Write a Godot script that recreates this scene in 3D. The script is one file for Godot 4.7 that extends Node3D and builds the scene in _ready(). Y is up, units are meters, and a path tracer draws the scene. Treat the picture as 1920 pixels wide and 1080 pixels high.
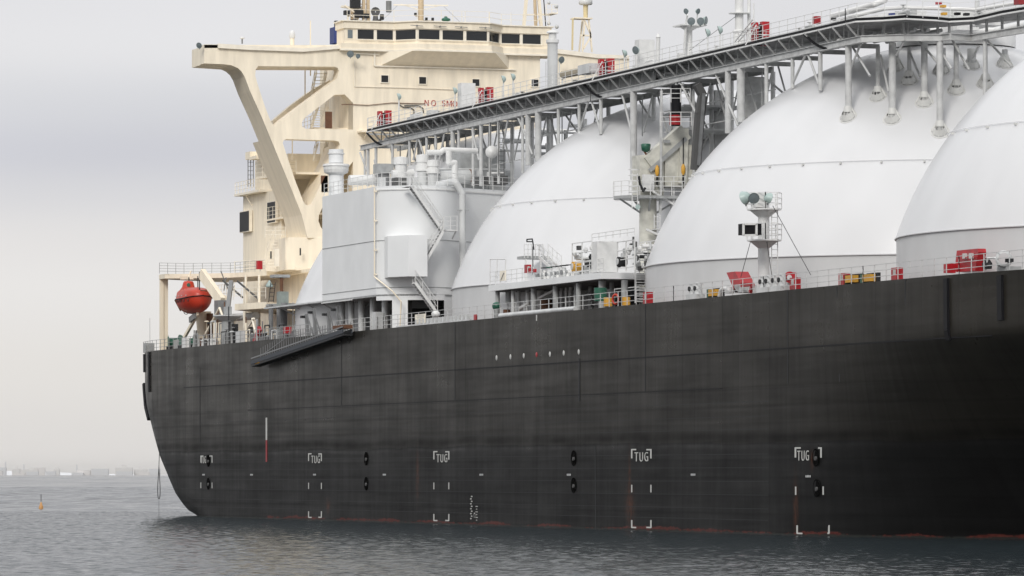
extends Node3D

var st: SurfaceTool
var used = {}
var M = {}
var ship: Node3D
var rough_image: Image
const FLAT := 4294967295


# ---------------------------------------------------------------- helpers
func S() -> void:
	st = SurfaceTool.new()
	st.begin(Mesh.PRIMITIVE_TRIANGLES)
	st.set_smooth_group(FLAT)


func numbered(n: String) -> String:
	if used.has(n):
		used[n] += 1
		return "%s_%03d" % [n, used[n]]
	used[n] = 0
	return n


func quad(a: Vector3, b: Vector3, c: Vector3, d: Vector3) -> void:
	st.add_vertex(a); st.add_vertex(b); st.add_vertex(c)
	st.add_vertex(a); st.add_vertex(c); st.add_vertex(d)


func box(c: Vector3, s: Vector3, b := Basis()) -> void:
	st.set_smooth_group(FLAT)
	var x = b.x * s.x * 0.5
	var y = b.y * s.y * 0.5
	var z = b.z * s.z * 0.5
	quad(c - x + y + z, c + x + y + z, c + x - y + z, c - x - y + z)
	quad(c + x + y - z, c - x + y - z, c - x - y - z, c + x - y - z)
	quad(c + x + y + z, c + x + y - z, c + x - y - z, c + x - y + z)
	quad(c - x + y - z, c - x + y + z, c - x - y + z, c - x - y - z)
	quad(c - x + y - z, c + x + y - z, c + x + y + z, c - x + y + z)
	quad(c - x - y + z, c + x - y + z, c + x - y - z, c - x - y - z)


func box2(a: Vector3, b: Vector3) -> void:
	box((a + b) * 0.5, (b - a).abs())


func bar(p: Vector3, q: Vector3, w: float, h := -1.0) -> void:
	if h < 0:
		h = w
	var d = (q - p)
	var l = d.length()
	if l < 0.001:
		return
	d /= l
	var up = Vector3.UP if absf(d.y) < 0.95 else Vector3.RIGHT
	var side = d.cross(up).normalized()
	up = side.cross(d).normalized()
	box((p + q) * 0.5, Vector3(l, h, w), Basis(d, up, side))


func ring_at(c: Vector3, d: Vector3, r: float, n: int) -> PackedVector3Array:
	var up = Vector3.UP if absf(d.y) < 0.95 else Vector3.RIGHT
	var a = d.cross(up).normalized()
	var b = a.cross(d).normalized()
	var o = PackedVector3Array()
	for i in n:
		var t = TAU * i / n
		o.append(c + (a * cos(t) + b * sin(t)) * r)
	return o


func skin(a: PackedVector3Array, b: PackedVector3Array) -> void:
	var n = a.size()
	for i in n:
		var j = (i + 1) % n
		quad(a[i], a[j], b[j], b[i])


func fan(a: PackedVector3Array, flip := false) -> void:
	for i in range(1, a.size() - 1):
		st.add_vertex(a[0])
		st.add_vertex(a[i + 1] if flip else a[i])
		st.add_vertex(a[i] if flip else a[i + 1])


func tube(p: Vector3, q: Vector3, r: float, r2 := -1.0, n := 8) -> void:
	if r2 < 0:
		r2 = r
	var d = (q - p).normalized()
	var a = ring_at(p, d, r, n)
	var b = ring_at(q, d, r2, n)
	st.set_smooth_group(0)
	skin(a, b)
	st.set_smooth_group(FLAT)
	fan(a, true)
	fan(b)


func pipe(pts: Array, r: float, n := 8) -> void:
	for i in pts.size() - 1:
		tube(pts[i], pts[i + 1], r, r, n)
	for i in range(1, pts.size() - 1):
		ball(pts[i], r, n)


func ball(c: Vector3, r: float, n := 8, squash := 1.0) -> void:
	var prof = []
	var m = maxi(3, n / 2)
	for i in m + 1:
		var t = PI * i / m - PI / 2
		prof.append(Vector2(cos(t) * r, sin(t) * r * squash))
	lathe(c, prof, n)


func lathe(base: Vector3, prof: Array, n := 20, axis := Vector3.UP, smooth := true) -> void:
	axis = axis.normalized()
	st.set_smooth_group(0 if smooth else FLAT)
	var last = PackedVector3Array()
	for i in prof.size():
		var r = ring_at(base + axis * prof[i].y, axis, maxf(prof[i].x, 0.0005), n)
		if i:
			skin(last, r)
		last = r
	st.set_smooth_group(FLAT)


# a flat outline in the plane x = const (points are z, y), given thickness towards the stern
func slab_x(x: float, poly: Array, thick: float) -> void:
	slab(poly, func(p, d): return Vector3(x - d, p.y, p.x), thick)


func slab_z(z: float, poly: Array, thick: float) -> void:
	slab(poly, func(p, d): return Vector3(p.x, p.y, z - d), thick)


func slab_y(y: float, poly: Array, thick: float) -> void:
	slab(poly, func(p, d): return Vector3(p.x, y - d, p.y), thick)


func slab(poly: Array, to: Callable, thick: float) -> void:
	var pv = PackedVector2Array(poly)
	var idx = Geometry2D.triangulate_polygon(pv)
	st.set_smooth_group(FLAT)
	for i in range(0, idx.size(), 3):
		for k in [0, 1, 2]:
			st.add_vertex(to.call(pv[idx[i + k]], 0.0))
		for k in [0, 2, 1]:
			st.add_vertex(to.call(pv[idx[i + k]], thick))
	for i in pv.size():
		var a = pv[i]
		var b = pv[(i + 1) % pv.size()]
		quad(to.call(a, 0.0), to.call(b, 0.0), to.call(b, thick), to.call(a, thick))


func rail(pts: Array, h := 1.1, step := 1.8, rows := 3, r := 0.028) -> void:
	for i in pts.size() - 1:
		var a: Vector3 = pts[i]
		var b: Vector3 = pts[i + 1]
		var l = a.distance_to(b)
		var n = maxi(1, roundi(l / step))
		for k in n + 1:
			if k == n and i < pts.size() - 2:
				continue
			var p = a.lerp(b, float(k) / n)
			bar(p, p + Vector3.UP * h, r * 2)
		for k in rows:
			var y = h * (k + 1) / rows
			bar(a + Vector3.UP * (y - r), b + Vector3.UP * (y - r), r * 1.6)


func stairs(p: Vector3, q: Vector3, w: Vector3, n: int, hand := true, step_depth := 0.24, what := 0) -> void:
	# p foot, q head, w half-width vector across; flat treads between two stringers
	for s in ([-1, 1] if what < 2 else []):
		bar(p + w * s, q + w * s, 0.06, 0.22)
		if hand:
			bar(p + w * s + Vector3(0, 0.95, 0), q + w * s + Vector3(0, 0.95, 0), 0.045)
			bar(p + w * s + Vector3(0, 0.5, 0), q + w * s + Vector3(0, 0.5, 0), 0.035)
			for k in 4:
				var b = (p + w * s).lerp(q + w * s, k / 3.0)
				bar(b, b + Vector3(0, 0.95, 0), 0.045)
	var run = Vector3(q.x - p.x, 0, q.z - p.z).normalized()
	for k in (n if what != 1 else 0):
		var c = p.lerp(q, (k + 0.5) / n)
		box(c, Vector3(w.length() * 2, 0.05, step_depth), Basis(w.normalized(), Vector3.UP, run))


func ladder(p: Vector3, q: Vector3, w: Vector3, gap := 0.32) -> void:
	for s in [-1, 1]:
		bar(p + w * s, q + w * s, 0.05)
	var n = int(p.distance_to(q) / gap)
	for k in n:
		var c = p.lerp(q, (k + 0.5) / n)
		bar(c - w, c + w, 0.035)


func where(n: Node3D) -> Vector3:
	var p = Vector3.ZERO
	while n != null and n != self:
		p += n.position
		n = n.get_parent() as Node3D
	return p


# turns what was drawn so far (in world places) into one part of the parent
func part(called: String, m: Material, parent: Node3D, label := "", kind := "") -> MeshInstance3D:
	st.generate_normals()
	var o = MeshInstance3D.new()
	o.mesh = st.commit()
	o.material_override = m
	o.name = called
	parent.add_child(o, true)
	o.position = -where(parent)
	if label:
		o.set_meta("label", label)
	if kind:
		o.set_meta("kind", kind)
	S()
	return o


func thing(called: String, label: String, category: String, at: Vector3, group := "") -> Node3D:
	var o = Node3D.new()
	o.name = numbered(called)
	add_child(o)
	o.position = at
	meta(o, label, category, group)
	S()
	return o


func meta(o: Node3D, label: String, category: String, group := "") -> void:
	o.set_meta("label", label)
	o.set_meta("category", category)
	if group:
		o.set_meta("group", group)


func one(called: String, m: Material, label: String, category: String, group := "") -> MeshInstance3D:
	st.generate_normals()
	var o = MeshInstance3D.new()
	var mesh = st.commit()
	o.mesh = mesh
	o.material_override = m
	o.name = numbered(called)
	add_child(o)
	meta(o, label, category, group)
	S()
	return o


func dup(src: Node3D, called: String, at: Vector3, turn: float, label: String) -> Node3D:
	var c = src.duplicate() as Node3D
	c.name = numbered(called)
	add_child(c)
	c.position = at
	c.rotation.y = turn
	c.set_meta("label", label)
	return c


# the same mesh again, as one more part
func again(src: MeshInstance3D, called: String, parent: Node3D, at: Vector3) -> MeshInstance3D:
	var o = MeshInstance3D.new()
	o.mesh = src.mesh
	o.material_override = src.material_override
	o.name = called
	parent.add_child(o, true)
	o.position = at - where(parent)
	return o


func group_node(called: String, parent: Node3D, at := Vector3.ZERO) -> Node3D:
	var o = Node3D.new()
	o.name = called
	parent.add_child(o, true)
	o.position = at - where(parent)
	return o


func noise_tex(n: int, freq: float, lo: float, hi: float, octaves := 4, seed_ := 1) -> NoiseTexture2D:
	var f = FastNoiseLite.new()
	f.seed = seed_
	f.frequency = freq
	f.fractal_octaves = octaves
	var t = NoiseTexture2D.new()
	t.width = n
	t.height = n
	t.seamless = true
	t.noise = f
	var g = Gradient.new()
	g.set_color(0, Color(lo, lo, lo))
	g.set_color(1, Color(hi, hi, hi))
	t.color_ramp = g
	return t


func mat(key: String, c: Color, rough: float, tex: Texture2D = null, scale := Vector3(0.2, 0.2, 0.2), metal := 0.0) -> StandardMaterial3D:
	var m = StandardMaterial3D.new()
	m.resource_name = key
	m.albedo_color = c.linear_to_srgb()
	m.roughness = rough
	m.metallic = metal
	m.cull_mode = BaseMaterial3D.CULL_DISABLED
	if tex:
		m.albedo_texture = tex
		m.uv1_triplanar = true
		m.uv1_world_triplanar = true
		m.uv1_scale = scale
	M[key] = m
	return m


# ---------------------------------------------------------------- the sky
func make_sky() -> Sky:
	var w = 1536
	var h = 768
	var n = FastNoiseLite.new()
	n.seed = 7
	n.frequency = 1.0
	n.fractal_octaves = 4
	var data = PackedFloat32Array()
	data.resize(w * h * 3)
	# elevation in degrees, then the overcast's colour there (sRGB)
	var stops = [
		[-90.0, Color8(150, 151, 152)], [-0.3, Color8(218, 215, 212)], [0.4, Color8(222, 219, 216)], [1.2, Color8(227, 224, 220)], [2.2, Color8(231, 229, 227)], [2.75, Color8(227, 225, 224)],
		[3.3, Color8(214, 214, 217)], [3.7, Color8(205, 206, 213)], [4.35, Color8(215, 216, 220)], [4.9, Color8(228, 228, 230)], [5.7, Color8(226, 226, 229)], [9.0, Color8(229, 230, 233)], [20.0, Color(0.92, 0.925, 0.94)], [45.0, Color(1.04, 1.045, 1.055)], [90.0, Color(1.13, 1.135, 1.15)]]
	var i = 0
	for y in h:
		var e = 90.0 - (y + 0.5) * 180.0 / h
		var c = Color.WHITE
		for k in stops.size() - 1:
			if e >= stops[k][0]:
				var t: float = clampf((e - stops[k][0]) / (stops[k + 1][0] - stops[k][0]), 0, 1)
				t = t * t * (3 - 2 * t)
				c = stops[k][1].lerp(stops[k + 1][1], t).srgb_to_linear()
		var ce = cos(deg_to_rad(e))
		var se = sin(deg_to_rad(e))
		for x in w:
			var a = TAU * (x + 0.5) / w
			var f = 1.0
			if e > -1.0:
				f += 0.08 * n.get_noise_3d(cos(a) * ce * 4.0, se * 14.0, sin(a) * ce * 4.0) * clampf((e + 1.0) / 5.0, 0.25, 1.0)
			f /= 1.15
			data[i] = c.r * f
			data[i + 1] = c.g * f
			data[i + 2] = c.b * f
			i += 3
	var im = Image.create_from_data(w, h, false, Image.FORMAT_RGBF, data.to_byte_array())
	var p = PanoramaSkyMaterial.new()
	p.panorama = ImageTexture.create_from_image(im)
	var s = Sky.new()
	s.sky_material = p
	return s


# ---------------------------------------------------------------- hull
func stern_at(y: float) -> float:
	var t = [[-2.0, 21.0], [0.0, 18.0], [0.2, 17.0], [0.5, 14.6], [1.1, 12.4], [2.0, 10.0], [2.9, 8.4], [3.7, 7.1], [5.4, 4.3], [7.1, 2.4], [8.9, 0.6], [10.1, -0.6], [12.0, -1.2], [16.0, -1.4]]
	for k in t.size() - 1:
		if y <= t[k + 1][0]:
			return lerpf(t[k][1], t[k + 1][1], clampf((y - t[k][0]) / (t[k + 1][0] - t[k][0]), 0, 1))
	return -1.4


func hull_off(x: float, y: float) -> float:
	var o = 0.0
	var a = stern_at(y) + 7.7 - x
	if a > 0:
		o += minf(a * a / 60.0, 22.7)
	var b = x - 160.0
	if b > 0:
		o += b * b / 95.0 * pow(1.0 - clampf(y / 11.6, 0, 1), 1.1)
	b = x - 178.0
	if b > 0:
		o += b * b / 215.0
	return minf(o, 22.8)


func hull_texture() -> ImageTexture:
	var w = 2048
	var h = 320
	rough_image = Image.create(w, h, false, Image.FORMAT_L8)
	var im = Image.create(w, h, false, Image.FORMAT_RGB8)
	var n1 = FastNoiseLite.new(); n1.seed = 3; n1.frequency = 1.0; n1.fractal_octaves = 4
	var n2 = FastNoiseLite.new(); n2.seed = 9; n2.frequency = 1.0; n2.fractal_octaves = 3
	var rng = RandomNumberGenerator.new(); rng.seed = 5
	var cols = []
	var x0 = 0.0
	while x0 < 260:
		cols.append([x0, rng.randf_range(-0.07, 0.07)])
		x0 += [1.9, 2.4, 2.8, 3.1, 2.2][rng.randi() % 5]
	var rust = [[85.9, 3.6, 0.35, 1.6], [133.0, 1.6, 0.75, 1.1], [132.9, 3.4, 0.25, 1.5], [162.4, 1.6, 0.3, 1.6], [62.0, 1.2, 0.5, 0.5], [164.8, 4.6, 0.2, 0.5]]
	var ci = 0
	for px in w:
		var x = px / float(w) * 250.0 - 32.0
		while ci < cols.size() - 1 and cols[ci + 1][0] < x + 32.0:
			ci += 1
		var seam: float = absf(x + 32.0 - cols[ci][0])
		for py in h:
			var y = 16.0 - (py + 0.5) / h * 18.0
			var v = 1.0 + cols[ci][1]
			v += 0.11 * n1.get_noise_2d(x * 0.8, y * 0.07) + 0.12 * n2.get_noise_2d(x * 0.06, y * 1.1) + 0.3 * n1.get_noise_2d(x * 0.12 + 40, y * 0.2)
			v += 0.04 * n2.get_noise_2d(x * 2.0, y * 2.0)
			if seam < 0.1:
				v *= 0.8 if y > 5.6 else 0.9
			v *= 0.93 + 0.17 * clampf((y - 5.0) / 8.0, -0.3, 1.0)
			if y < 9.1:
				var k = fposmod(y, 1.12)
				v *= 1.0 - 0.20 * exp(-pow((k - 0.12) / 0.1, 2)) + 0.10 * exp(-pow((k - 0.3) / 0.1, 2))
			var lift = 0.25 * n2.get_noise_2d(x * 0.05, 7.0)
			v *= 1.0 - (0.45 + 0.3 * n1.get_noise_2d(x * 0.3, 3.0)) * exp(-pow((y - 6.1 - lift) / 0.33, 2))
			v *= 1.0 + (0.30 + 0.3 * n1.get_noise_2d(x * 0.4, 9.0)) * exp(-pow((y - 5.55 - lift) / 0.16, 2))
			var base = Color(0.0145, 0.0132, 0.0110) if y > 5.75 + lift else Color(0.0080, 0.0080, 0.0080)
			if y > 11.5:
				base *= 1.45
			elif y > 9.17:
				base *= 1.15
			var c = base * v
			for r in rust:
				var g = exp(-pow((x - r[0]) / r[2], 2) - pow((y - r[1]) / r[3], 2)) * (0.55 + 0.9 * n2.get_noise_2d(x * 4.0, y * 1.2))
				if g > 0.02:
					c = c.lerp(Color(0.085, 0.03, 0.015), clampf(g * 0.9, 0, 0.7))
			var red = 0.22 + 0.28 * n1.get_noise_2d(x * 0.10, 20.0) + 0.10 * n2.get_noise_2d(x * 0.9, 30.0)
			if y < red and x > 44:
				c = c.lerp(Color(0.12, 0.03, 0.024) * (0.8 + 0.5 * n2.get_noise_2d(x * 2.0, y * 5.0)), 0.85)
			if y < 0.12 + 0.1 * n2.get_noise_2d(x * 0.7, 50.0):
				c = Color(0.02, 0.022, 0.02)
			im.set_pixel(px, py, Color(c.r, c.g, c.b).linear_to_srgb())
			var ro = clampf(0.36 - 0.28 * (v - 1.0) + (0.06 if y < 5.75 + lift else 0.0), 0.2, 0.75)
			rough_image.set_pixel(px, py, Color(ro, ro, ro))
	return ImageTexture.create_from_image(im)


func hull_bump() -> ImageTexture:
	var w = 2048
	var h = 160
	var im = Image.create(w, h, false, Image.FORMAT_L8)
	var n = FastNoiseLite.new(); n.seed = 21; n.frequency = 1.0; n.fractal_octaves = 3
	for px in w:
		var x = px / float(w) * 250.0 - 32.0
		for py in h:
			var y = 16.0 - (py + 0.5) / h * 18.0
			var v = 0.5 + 0.18 * n.get_noise_2d(x * 0.35, y * 0.06) + 0.2 * n.get_noise_2d(x * 0.05, y * 0.9)
			v -= 0.08 * exp(-pow((fposmod(y, 1.12) - 0.1) / 0.12, 2)) * (1.0 if y < 9.1 else 0.0)
			im.set_pixel(px, py, Color(v, v, v))
	return ImageTexture.create_from_image(im)


func make_hull() -> MeshInstance3D:
	var xs = []
	var x = -30.0
	while x < 245.0:
		xs.append(x)
		x += 1.5 if x < 30 or x > 150 else 5.0
	var ys = []
	for k in 34:
		ys.append(-1.5 + 16.5 * k / 33.0)
	for side in [0, 1]:
		st.set_smooth_group(0)
		for i in xs.size() - 1:
			for j in ys.size() - 1:
				var q = []
				for c in [[0, 1], [1, 1], [1, 0], [0, 0]]:
					var xx: float = xs[i + c[0]]
					var yy: float = ys[j + c[1]]
					var o = hull_off(xx, yy)
					q.append([Vector3(xx, yy, -o if side == 0 else -46.0 + o), Vector2((xx + 32.0) / 250.0, (16.0 - yy) / 18.0)])
				var order = [0, 1, 2, 0, 2, 3] if side == 0 else [0, 2, 1, 0, 3, 2]
				for k in order:
					st.set_uv(q[k][1])
					st.add_vertex(q[k][0])
	st.set_smooth_group(FLAT)
	st.set_uv(Vector2(0.02, 0.2))
	for j in ys.size() - 1:
		var a = hull_off(-30, ys[j])
		var b = hull_off(-30, ys[j + 1])
		quad(Vector3(-30, ys[j + 1], -46 + b), Vector3(-30, ys[j + 1], -b), Vector3(-30, ys[j], -a), Vector3(-30, ys[j], -46 + a))
	var m = StandardMaterial3D.new()
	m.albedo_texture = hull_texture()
	m.roughness = 1.0
	m.metallic_specular = 0.19
	m.roughness_texture = ImageTexture.create_from_image(rough_image)
	m.roughness_texture_channel = BaseMaterial3D.TEXTURE_CHANNEL_RED
	m.normal_enabled = true
	var bump = hull_bump().get_image()
	bump.bump_map_to_normal_map(1.6)
	m.normal_texture = ImageTexture.create_from_image(bump)
	m.normal_scale = 0.35
	m.cull_mode = BaseMaterial3D.CULL_DISABLED
	M.hull = m
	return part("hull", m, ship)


# ---------------------------------------------------------------- tank covers
func tank_cover(xc: float) -> void:
	var c = Vector3(xc, 0, -23)
	var t = group_node("tank_cover", ship, c)
	var prof = []
	for i in 40:
		var a = lerpf(asin(6.91 / 22.03), PI / 2, i / 39.0)
		prof.append(Vector2(cos(a) * 22.03, 10.89 + sin(a) * 22.03))
	S()
	lathe(c, prof, 128)
	part("dome", M.dome, t)
	lathe(c, [Vector2(20.86, 14.5), Vector2(20.86, 17.74)], 128)
	part("skirt", M.skirt, t)
	lathe(c, [Vector2(20.86, 17.74), Vector2(20.97, 17.74), Vector2(20.97, 17.8), Vector2(20.9, 17.82)], 128, Vector3.UP, false)
	part("foot_seam", M.seam, t)
	var r = 17.83
	lathe(c, [Vector2(r, 23.98), Vector2(r + 0.03, 23.99), Vector2(r, 24.03)], 128, Vector3.UP, false)
	part("upper_seam", M.seam2, t)
	S()
	box(Vector3.ZERO, Vector3(0.11, 0.11, 0.22))
	var lug: MeshInstance3D = null
	for k in 40:
		var a = TAU * (k + 0.3) / 40
		if cos(a) < -0.35 and sin(a) < 0.2:
			continue
		var p = c + Vector3(cos(a) * (r + 0.05), 23.86, sin(a) * (r + 0.05))
		if lug == null:
			lug = part("seam_lug", M.dome_grey, t)
		else:
			lug = again(lug, "seam_lug", t, p)
		lug.position = p - where(t)
		lug.rotation.y = -a + PI / 2


# ---------------------------------------------------------------- the pipe bridge over the tanks
func cat_frame() -> void:
	var cat = group_node("pipe_bridge", ship, Vector3(85, 32, -13))
	S()
	var top = 33.12
	# deck outline: straight walkway, then the platform round the top of the third tank, then on
	var edge = [Vector2(38.3, -10.5), Vector2(146.4, -10.7), Vector2(147.71, -12.08), Vector2(149.22, -13), Vector2(148.82, -15.38), Vector2(148.24, -16.45), Vector2(149.58, -17.66), Vector2(154.15, -17.55), Vector2(157.11, -17.87), Vector2(230, -18.4)]
	var deck = edge.duplicate()
	deck.append_array([Vector2(230, -22), Vector2(152.5, -22), Vector2(149, -20), Vector2(142, -17), Vector2(134, -14.6), Vector2(38.3, -14.6)])
	slab_y(top, deck, 0.06)
	part("walkway_deck", M.walk_dark, cat)
	for i in edge.size() - 1:
		var a = Vector3(edge[i].x, top, edge[i].y)
		var b = Vector3(edge[i + 1].x, top, edge[i + 1].y)
		bar(a + Vector3(0, 0.16, 0.03), b + Vector3(0, 0.16, 0.03), 0.05, 0.05)
		bar(a + Vector3(0, -0.12, 0.03), b + Vector3(0, -0.12, 0.03), 0.08, 0.1)
	part("edge_trim", M.white, cat)
	for i in edge.size() - 1:
		var a = Vector3(edge[i].x, top + 0.03, edge[i].y)
		var b = Vector3(edge[i + 1].x, top + 0.03, edge[i + 1].y)
		bar(a, b, 0.05, 0.17)
	part("toe_board", M.black, cat)
	# lower girder, a channel with pale flanges
	var low = [Vector2(33.8, -11.3), Vector2(145.9, -11.3), Vector2(147.79, -13.54), Vector2(148.56, -15.83), Vector2(149.43, -16), Vector2(148.79, -17.75), Vector2(155.44, -18.44), Vector2(230, -19.2)]
	for i in low.size() - 1:
		var a = Vector3(low[i].x, 31.93, low[i].y)
		var b = Vector3(low[i + 1].x, 31.93, low[i + 1].y)
		bar(a, b, 0.12, 0.36)
		bar(a + Vector3(0, 0.2, 0), b + Vector3(0, 0.2, 0), 0.34, 0.04)
		bar(a + Vector3(0, -0.2, 0), b + Vector3(0, -0.2, 0), 0.34, 0.04)
	part("girder", M.bridge_light, cat)
	bar(Vector3(33.8, 31.93, -14.6), Vector3(122, 31.93, -14.6), 0.14, 0.42)
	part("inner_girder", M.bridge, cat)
	for x in range(36, 146, 5):
		S()
		bar(Vector3(x, 31.95, -11.3), Vector3(x, 31.95, -14.6), 0.12, 0.3)
		bar(Vector3(x, 33.0, -11.3), Vector3(x, 33.0, -14.6), 0.1, 0.14)
		part("cross_girder", M.bridge, cat)
	# plated length of the bridge behind its brackets
	box2(Vector3(84, 32.13, -11.86), Vector3(106, 33.02, -11.8))
	part("web_plate", M.bridge, cat)
	slab_y(32.1, [Vector2(34.4, -11.6), Vector2(120, -11.6), Vector2(120, -12.9), Vector2(34.4, -12.9)], 0.04)
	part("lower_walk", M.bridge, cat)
	for z in [-12.2, -13.0, -13.6, -14.2]:
		tube(Vector3(38, 32.45, z), Vector3(139, 32.45, z), 0.11 + 0.04 * sin(z * 7), -1, 8)
		part("pipe_run", M.pale, cat)
	# slanted brackets out to the walkway edge
	bar(Vector3(0, 33.02, -10.56), Vector3(0, 32.18, -11.34), 0.09, 0.12)
	bar(Vector3(0, 32.12, -11.42), Vector3(0, 33.05, -11.42), 0.06, 0.1)
	var b0 = part("bracket", M.bridge_light, cat)
	b0.position.x = 39.4 - 85
	var x = 41.8
	while x < 146:
		var b1 = again(b0, "bracket", cat, Vector3.ZERO)
		b1.position = b0.position + Vector3(x - 39.4, 0, 0)
		x += 2.4
	# upright posts round the platform part
	for p in [Vector3(139.66, 32.1, -12.02), Vector3(141.8, 32.1, -12.12), Vector3(143.92, 32.1, -12.22), Vector3(145.43, 32.1, -13.05), Vector3(146.2, 32.1, -14.11), Vector3(146.29, 32.1, -14.37), Vector3(146.59, 32.1, -15.26), Vector3(146.91, 32.1, -16.21), Vector3(147.51, 32.1, -16.77), Vector3(147.24, 32.1, -18.43), Vector3(149.34, 32.1, -18.59), Vector3(151.41, 32.1, -18.75), Vector3(153.47, 32.1, -18.94)]:
		bar(p, p + Vector3(0, 1.0, 0), 0.14)
		part("post", M.bridge_light, cat)
	# columns along the front
	for c in [[Vector3(34.9, 29.46, -11.3), 0.1], [Vector3(35.85, 28.53, -11.3), 0.14], [Vector3(38.2, 28.4, -11.3), 0.13], [Vector3(42.99, 28.13, -11.3), 0.12], [Vector3(47.83, 27.86, -11.3), 0.12], [Vector3(52.56, 27.6, -11.3), 0.12], [Vector3(55.04, 27.46, -11.3), 0.12], [Vector3(59.62, 27.21, -11.3), 0.2], [Vector3(61.17, 27.12, -11.3), 0.12], [Vector3(64.93, 26.91, -11.3), 0.12], [Vector3(66.98, 26.8, -11.3), 0.15], [Vector3(69.29, 26.84, -11.3), 0.1], [Vector3(71.44, 26.72, -11.3), 0.12], [Vector3(77.37, 27.22, -11.3), 0.12], [Vector3(78.67, 27.77, -11.3), 0.22], [Vector3(81.1, 27.95, -11.3), 0.26], [Vector3(85.89, 28.72, -11.3), 0.13], [Vector3(90.68, 29.46, -11.3), 0.13], [Vector3(95.56, 29.06, -11.3), 0.14], [Vector3(102.69, 23.6, -11.3), 0.26], [Vector3(111.71, 26.17, -11.3), 0.12], [Vector3(121.86, 27.41, -11.3), 0.22], [Vector3(124.31, 28.02, -11.3), 0.28], [Vector3(129.11, 28.78, -11.3), 0.14], [Vector3(133.88, 29.62, -11.3), 0.13], [Vector3(138.81, 29.12, -11.3), 0.15]]:
		var f: Vector3 = c[0]
		tube(f, Vector3(f.x, 31.75, f.z), c[1], c[1], 12)
		part("column", M.bridge_light, cat)
	for c in [[143.43, -11.4, 0.22, 26.8], [145.88, -13.46, 0.24, 26.6], [148.43, -15.71, 0.22, 25.6], [143.38, -13.5, 0.14, 28.2], [143.32, -15.75, 0.14, 29.3], [145.92, -15.7, 0.22, 27.7], [145.87, -17.98, 0.17, 28.6], [145.9, -20.05, 0.14, 29], [140.97, -15.8, 0.2, 30.3], [143.35, -18.02, 0.3, 30.0], [143.48, -20.14, 0.3, 30.4], [143.65, -22.44, 0.2, 30.5], [150.4, -18.0, 0.14, 26.0], [155.5, -18.9, 0.14, 25.5]]:
		tube(Vector3(c[0], c[3], c[1]), Vector3(c[0], 31.75, c[1]), c[2], c[2], 12)
		part("column", M.bridge_light, cat)
	for c in [[40, 26.3], [48, 26.3], [57, 26.3], [65, 26], [70, 20], [74, 20], [82, 24], [88, 29], [98, 27.5], [106, 20], [110, 15], [114, 15], [118, 20], [122, 25]]:
		tube(Vector3(c[0], c[1], -14.6), Vector3(c[0], 31.75, -14.6), 0.17, 0.17, 10)
		part("rear_column", M.bridge_light, cat)
	# flared feet on the third dome
	for f in [[143.43, 27.05, -11.37], [143.38, 28.41, -13.5], [145.88, 26.8, -13.46], [143.32, 29.49, -15.75], [145.92, 27.92, -15.7], [148.43, 25.86, -15.71], [145.87, 28.76, -17.98], [145.9, 29.19, -20.05], [140.97, 30.51, -15.81], [143.35, 30.21, -18.02], [143.48, 30.57, -20.14], [143.65, 30.69, -22.44]]:
		var p = Vector3(f[0], f[1], f[2])
		var up = (p - Vector3(134, 10.89, -23)).normalized()
		var foot = p - up * 0.03
		var side = up.cross(Vector3.RIGHT).normalized()
		var fw = side.cross(up)
		S()
		lathe(foot, [Vector2(0.62, 0.0), Vector2(0.62, 0.05), Vector2(0.55, 0.06)], 24, up, false)
		var topc = p + Vector3(0, 0.62, 0)
		for k in 8:
			var a = TAU * k / 8
			bar(topc + (side * cos(a) + fw * sin(a)) * 0.2, foot + (side * cos(a) + fw * sin(a)) * 0.55 + up * 0.04, 0.04, 0.09)
		lathe(foot, [Vector2(0.5, 0.06), Vector2(0.3, 0.42)], 16, up)
		tube(topc - Vector3(0, 0.3, 0), topc + Vector3(0, 0.1, 0), 0.3, 0.25, 12)
		part("column_foot", M.dome_grey, cat)
	# diagonals
	for d in [[Vector3(33.46, 31.57, -11.3), Vector3(35.85, 29.59, -11.3)], [Vector3(37.73, 30.66, -11.3), Vector3(39.29, 28.34, -11.3)], [Vector3(50.06, 31.74, -11.3), Vector3(48.88, 29.99, -11.3)], [Vector3(50.36, 31.72, -11.3), Vector3(52.13, 29.79, -11.3)], [Vector3(57.34, 31.61, -11.3), Vector3(56.05, 29.55, -11.3)], [Vector3(64.65, 31.48, -11.3), Vector3(66.44, 28.92, -11.3)], [Vector3(73.7, 31.59, -11.3), Vector3(72.38, 29.4, -11.3)], [Vector3(76.2, 31.67, -11.3), Vector3(78.54, 29.76, -11.3)], [Vector3(76.46, 31.57, -11.3), Vector3(79.7, 28.53, -11.3)], [Vector3(92.86, 31.84, -11.3), Vector3(90.68, 29.62, -11.3)], [Vector3(93.34, 31.81, -11.3), Vector3(95.36, 29.43, -11.3)], [Vector3(100.28, 31.66, -11.3), Vector3(102.35, 28.62, -11.3)], [Vector3(112.36, 31.68, -11.3), Vector3(115.9, 29.01, -11.3)], [Vector3(113.01, 31.52, -11.3), Vector3(111.82, 30.35, -11.3)], [Vector3(119.37, 31.79, -11.3), Vector3(123.8, 27.8, -11.3)], [Vector3(136.27, 31.72, -11.3), Vector3(134.07, 30.04, -11.3)], [Vector3(136.65, 31.69, -11.3), Vector3(138.53, 29.56, -11.3)]]:
		tube(d[0], d[1], 0.085, -1, 8)
		part("brace", M.bridge_light, cat)
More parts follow.
